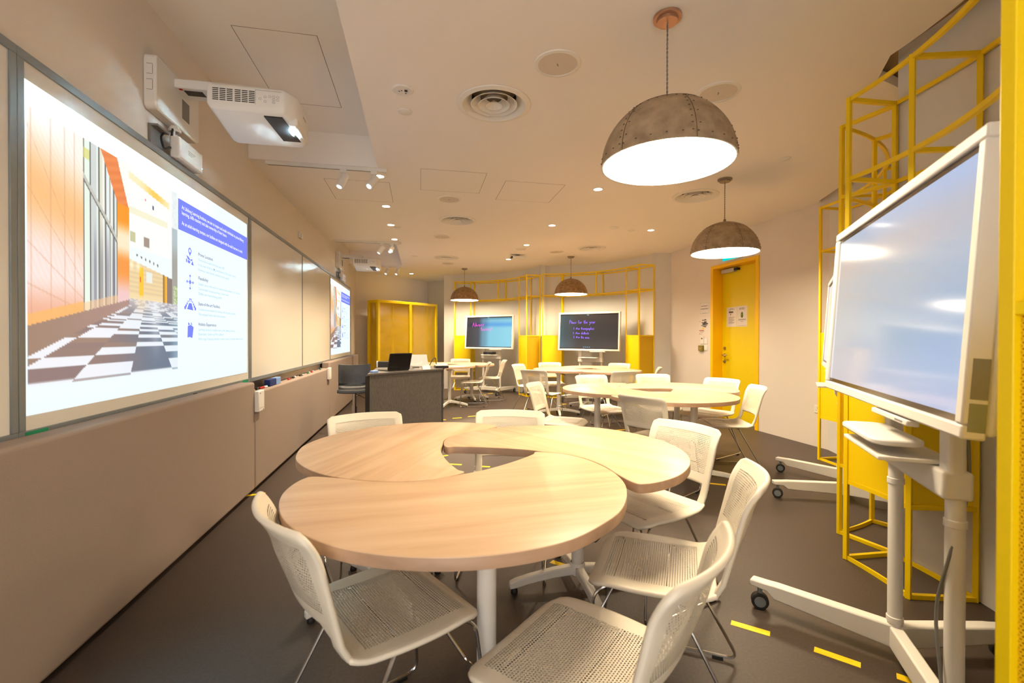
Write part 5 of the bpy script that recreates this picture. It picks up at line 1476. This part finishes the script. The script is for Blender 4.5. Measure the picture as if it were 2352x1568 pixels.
def n4(t, W, H_):
    m = MB(); add_text(m, 'NOTICE', (W * .24, -0.002, H_ * .82), (1, 0, 0), (0, 0, 1), 0.042, W * .5, 0.02); m.obj('heading', 'ink', t, fix=False)
    m = MB(); m.v += [(W * .5 + .028 * math.cos(a) * (1 - .15 * math.sin(a)), -0.002, H_ * .57 + .045 * math.sin(a)) for a in [2 * PI * i / 24 for i in range(24)]]; m.face(list(range(24))); m.obj('fruit_picture', 'fruit', t, fix=False)
    bars(t, [(.03, W - .03, H_ * .35, .005), (.035, W - .035, H_ * .31, .005), (.08, W - .08, H_ * .24, .004), (.02, W - .02, H_ * .04, .003)])
sheet_on_wall('door_poster', 'paper poster headed NOTICE with a green fruit on the yellow door leaf', 'poster', 5.915, 6.139, 1.430, 1.736, LX, n4, 'papers on the yellow door')
def fitting(name, label, cat, y0, y1, z0, z1, th, mat_, extra=None):
    t = thing(name, label, cat, (XW, y1, z0), -PI / 2)
    MB().box(0, y1 - y0, -th, -0.0002, 0, z1 - z0).obj('plate', mat_, t, 0.003)
    if extra: extra(t, y1 - y0, z1 - z0, th)
    return t
def sw_x(t, W, H_, th):
    MB().box(W * .15, W * .85, -th - .003, -th, H_ * .15, H_ * .85).obj('rocker', 'white_plastic', t, 0.002)
fitting('light_switch', 'upper white light switch left of the yellow door', 'switch', 6.625, 6.712, 1.160, 1.252, .008, 'white_plastic', sw_x)
fitting('light_switch', 'lower white light switch beside the olive card reader', 'switch', 6.625, 6.712, 1.058, 1.150, .008, 'white_plastic', sw_x)
def th_x(t, W, H_, th): bars(t, [(W * .25, W * .75, H_ * .6, .025)], 'display', 'olive', -th - .0008)
fitting('thermostat', 'white thermostat with a small olive display above the card reader', 'thermostat', 6.722, 6.806, 1.168, 1.288, .014, 'white_plastic', th_x)
def cr_x(t, W, H_, th): MB().box(W * .2, W * .72, -th - .001, -th, H_ * .3, H_ * .62).obj('window', 'rose', t, 0.001)
fitting('card_reader', 'olive green card reader box at the bottom left of the door', 'card reader', 6.722, 6.834, 1.050, 1.140, .035, 'olive', cr_x)
ex = thing('exit_sign', 'turquoise sign over the yellow door, mostly hidden by a lamp', 'sign', (XW, 6.23, 2.412), -PI / 2)
MB().box(0, 0.42, -0.03, -0.0002, 0, 0.17).obj('box', 'white_plastic', ex, 0.004)
m = MB(); m.quad((0.004, -0.0305, 0.004), (0.416, -0.0305, 0.004), (0.416, -0.0305, 0.166), (0.004, -0.0305, 0.166)); m.obj('face', 'teal_sign', ex, fix=False)
sk_ = fitting('wall_socket', 'white wall socket low beside the far yellow frame', 'socket', 4.49, 4.58, 0.392, 0.482, .008, 'white_plastic', lambda t, W, H_, th: bars(t, [(W * .3, W * .36, H_ * .3, .01), (W * .62, W * .68, H_ * .3, .01), (W * .47, W * .53, H_ * .6, .012)], 'slots', 'black', -th - .0005))

# ---------------------------------------------------------------- yellow tape dashes on the floor
TP = [((-1.29, 4.0), 15, 'yellow floor tape strip against the padded wall under the big slide'), ((-.99, 4.07), 17, 'yellow floor tape strip just right of the one by the padded wall'),
 ((.225, 4.925), 25, 'yellow floor tape strip seen through the table opening, left of the white chair post'), ((.335, 4.585), -20, 'yellow floor tape strip at the lower left of the table opening'), ((.38, 5.11), 15, 'topmost yellow tape strip seen through the near table opening'), ((.598, 4.459), -22, 'yellow floor tape strip seen under the white chair through the opening'),
 ((.775, 2.43), -46, 'yellow floor tape strip under the near table by its star base'), ((2.50, 3.54), -30, 'yellow floor tape strip between the near chairs and second cluster'),
 ((1.40, 1.745), -43, 'yellow floor tape strip beside the chair leg at the right'), ((1.608, 1.52), -49, 'yellow floor tape strip in front of the long white stand leg'), ((1.785, 1.335), -49, 'yellow floor tape strip at the bottom edge beside the stand leg'),
 ((-1.28, 7.69), -3, 'yellow floor tape strip in front of the padded wall by the stool'), ((.32, 7.11), 18, 'yellow floor tape strip touching the lower right corner of the lectern'), ((.572, 7.243), 14, 'second yellow floor tape strip right of the lectern'), ((.82, 7.365), 22, 'third yellow floor tape strip right of the lectern'),
 ((1.38, 10.12), 35, 'yellow floor tape strip under the stand with pink handwriting, left one'), ((1.56, 10.33), 30, 'yellow floor tape strip under the stand with pink handwriting, right one'), ((1.62, 7.82), 24, 'yellow floor tape strip below the grey-looking chair'), ((1.89, 7.965), 10, 'yellow floor tape strip right of the grey-looking chair legs'),
 ((.607, 9.16), 40, 'yellow floor tape strip behind the table leg near the lectern'), ((2.68, 8.395), 13, 'yellow floor tape strip under the third cluster by the stand'), ((2.91, 8.51), 20, 'far right yellow floor tape strip under the third cluster'), ((2.69, 5.89), 10, 'yellow floor tape strip behind the chair whose back faces us')]
t0_ = None
for (x, y), a, lab in TP:
    if t0_ is None:
        t0_ = MB().box(-0.075, 0.075, -0.0185, 0.0185, 0.0002, 0.0012).obj('floor_tape', 'tape'); o = t0_
        tag(o, lab, 'tape', 'yellow tape dashes on the floor')
    else:
        o = t0_.copy(); COL.objects.link(o)
    place(o, (x, y, 0), R(a), lab)

# ---------------------------------------------------------------- light
# added spot in mid-air stands in for the projector beam the glossy board reflects
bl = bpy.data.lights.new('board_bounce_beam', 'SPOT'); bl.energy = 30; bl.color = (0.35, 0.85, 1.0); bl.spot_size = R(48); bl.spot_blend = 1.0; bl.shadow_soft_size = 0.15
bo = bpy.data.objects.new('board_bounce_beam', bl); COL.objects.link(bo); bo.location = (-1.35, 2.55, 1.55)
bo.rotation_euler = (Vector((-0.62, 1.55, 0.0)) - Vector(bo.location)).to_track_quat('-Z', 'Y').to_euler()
for k_ in ('slide_white', 'pink_ink', 'purple_ink', 'icon_ink', 'led', 'spot_glow', 'violet', 'navy', 'pale_teal', 'teal_sign', 'scr_cyan', 'scr_dark'):
    M[k_].cycles.emission_sampling = 'NONE'
wd = bpy.data.worlds.new('room_fill'); scene.world = wd; wd.use_nodes = True
bg = wd.node_tree.nodes['Background']; bg.inputs['Color'].default_value = (1.0, 0.93, 0.87, 1); bg.inputs['Strength'].default_value = 2.4
scene.view_settings.view_transform = 'Standard'
scene.view_settings.look = 'None'
scene.view_settings.exposure = 0.58
scene.cycles.use_light_tree = False; scene.cycles.max_bounces = 6; scene.cycles.diffuse_bounces = 4; scene.cycles.glossy_bounces = 2; scene.cycles.transparent_max_bounces = 8
scene.cycles.use_adaptive_sampling = True; scene.cycles.adaptive_threshold = 0.04
scene.cycles.caustics_reflective = False; scene.cycles.caustics_refractive = False
scene.cycles.sample_clamp_indirect = 4.0
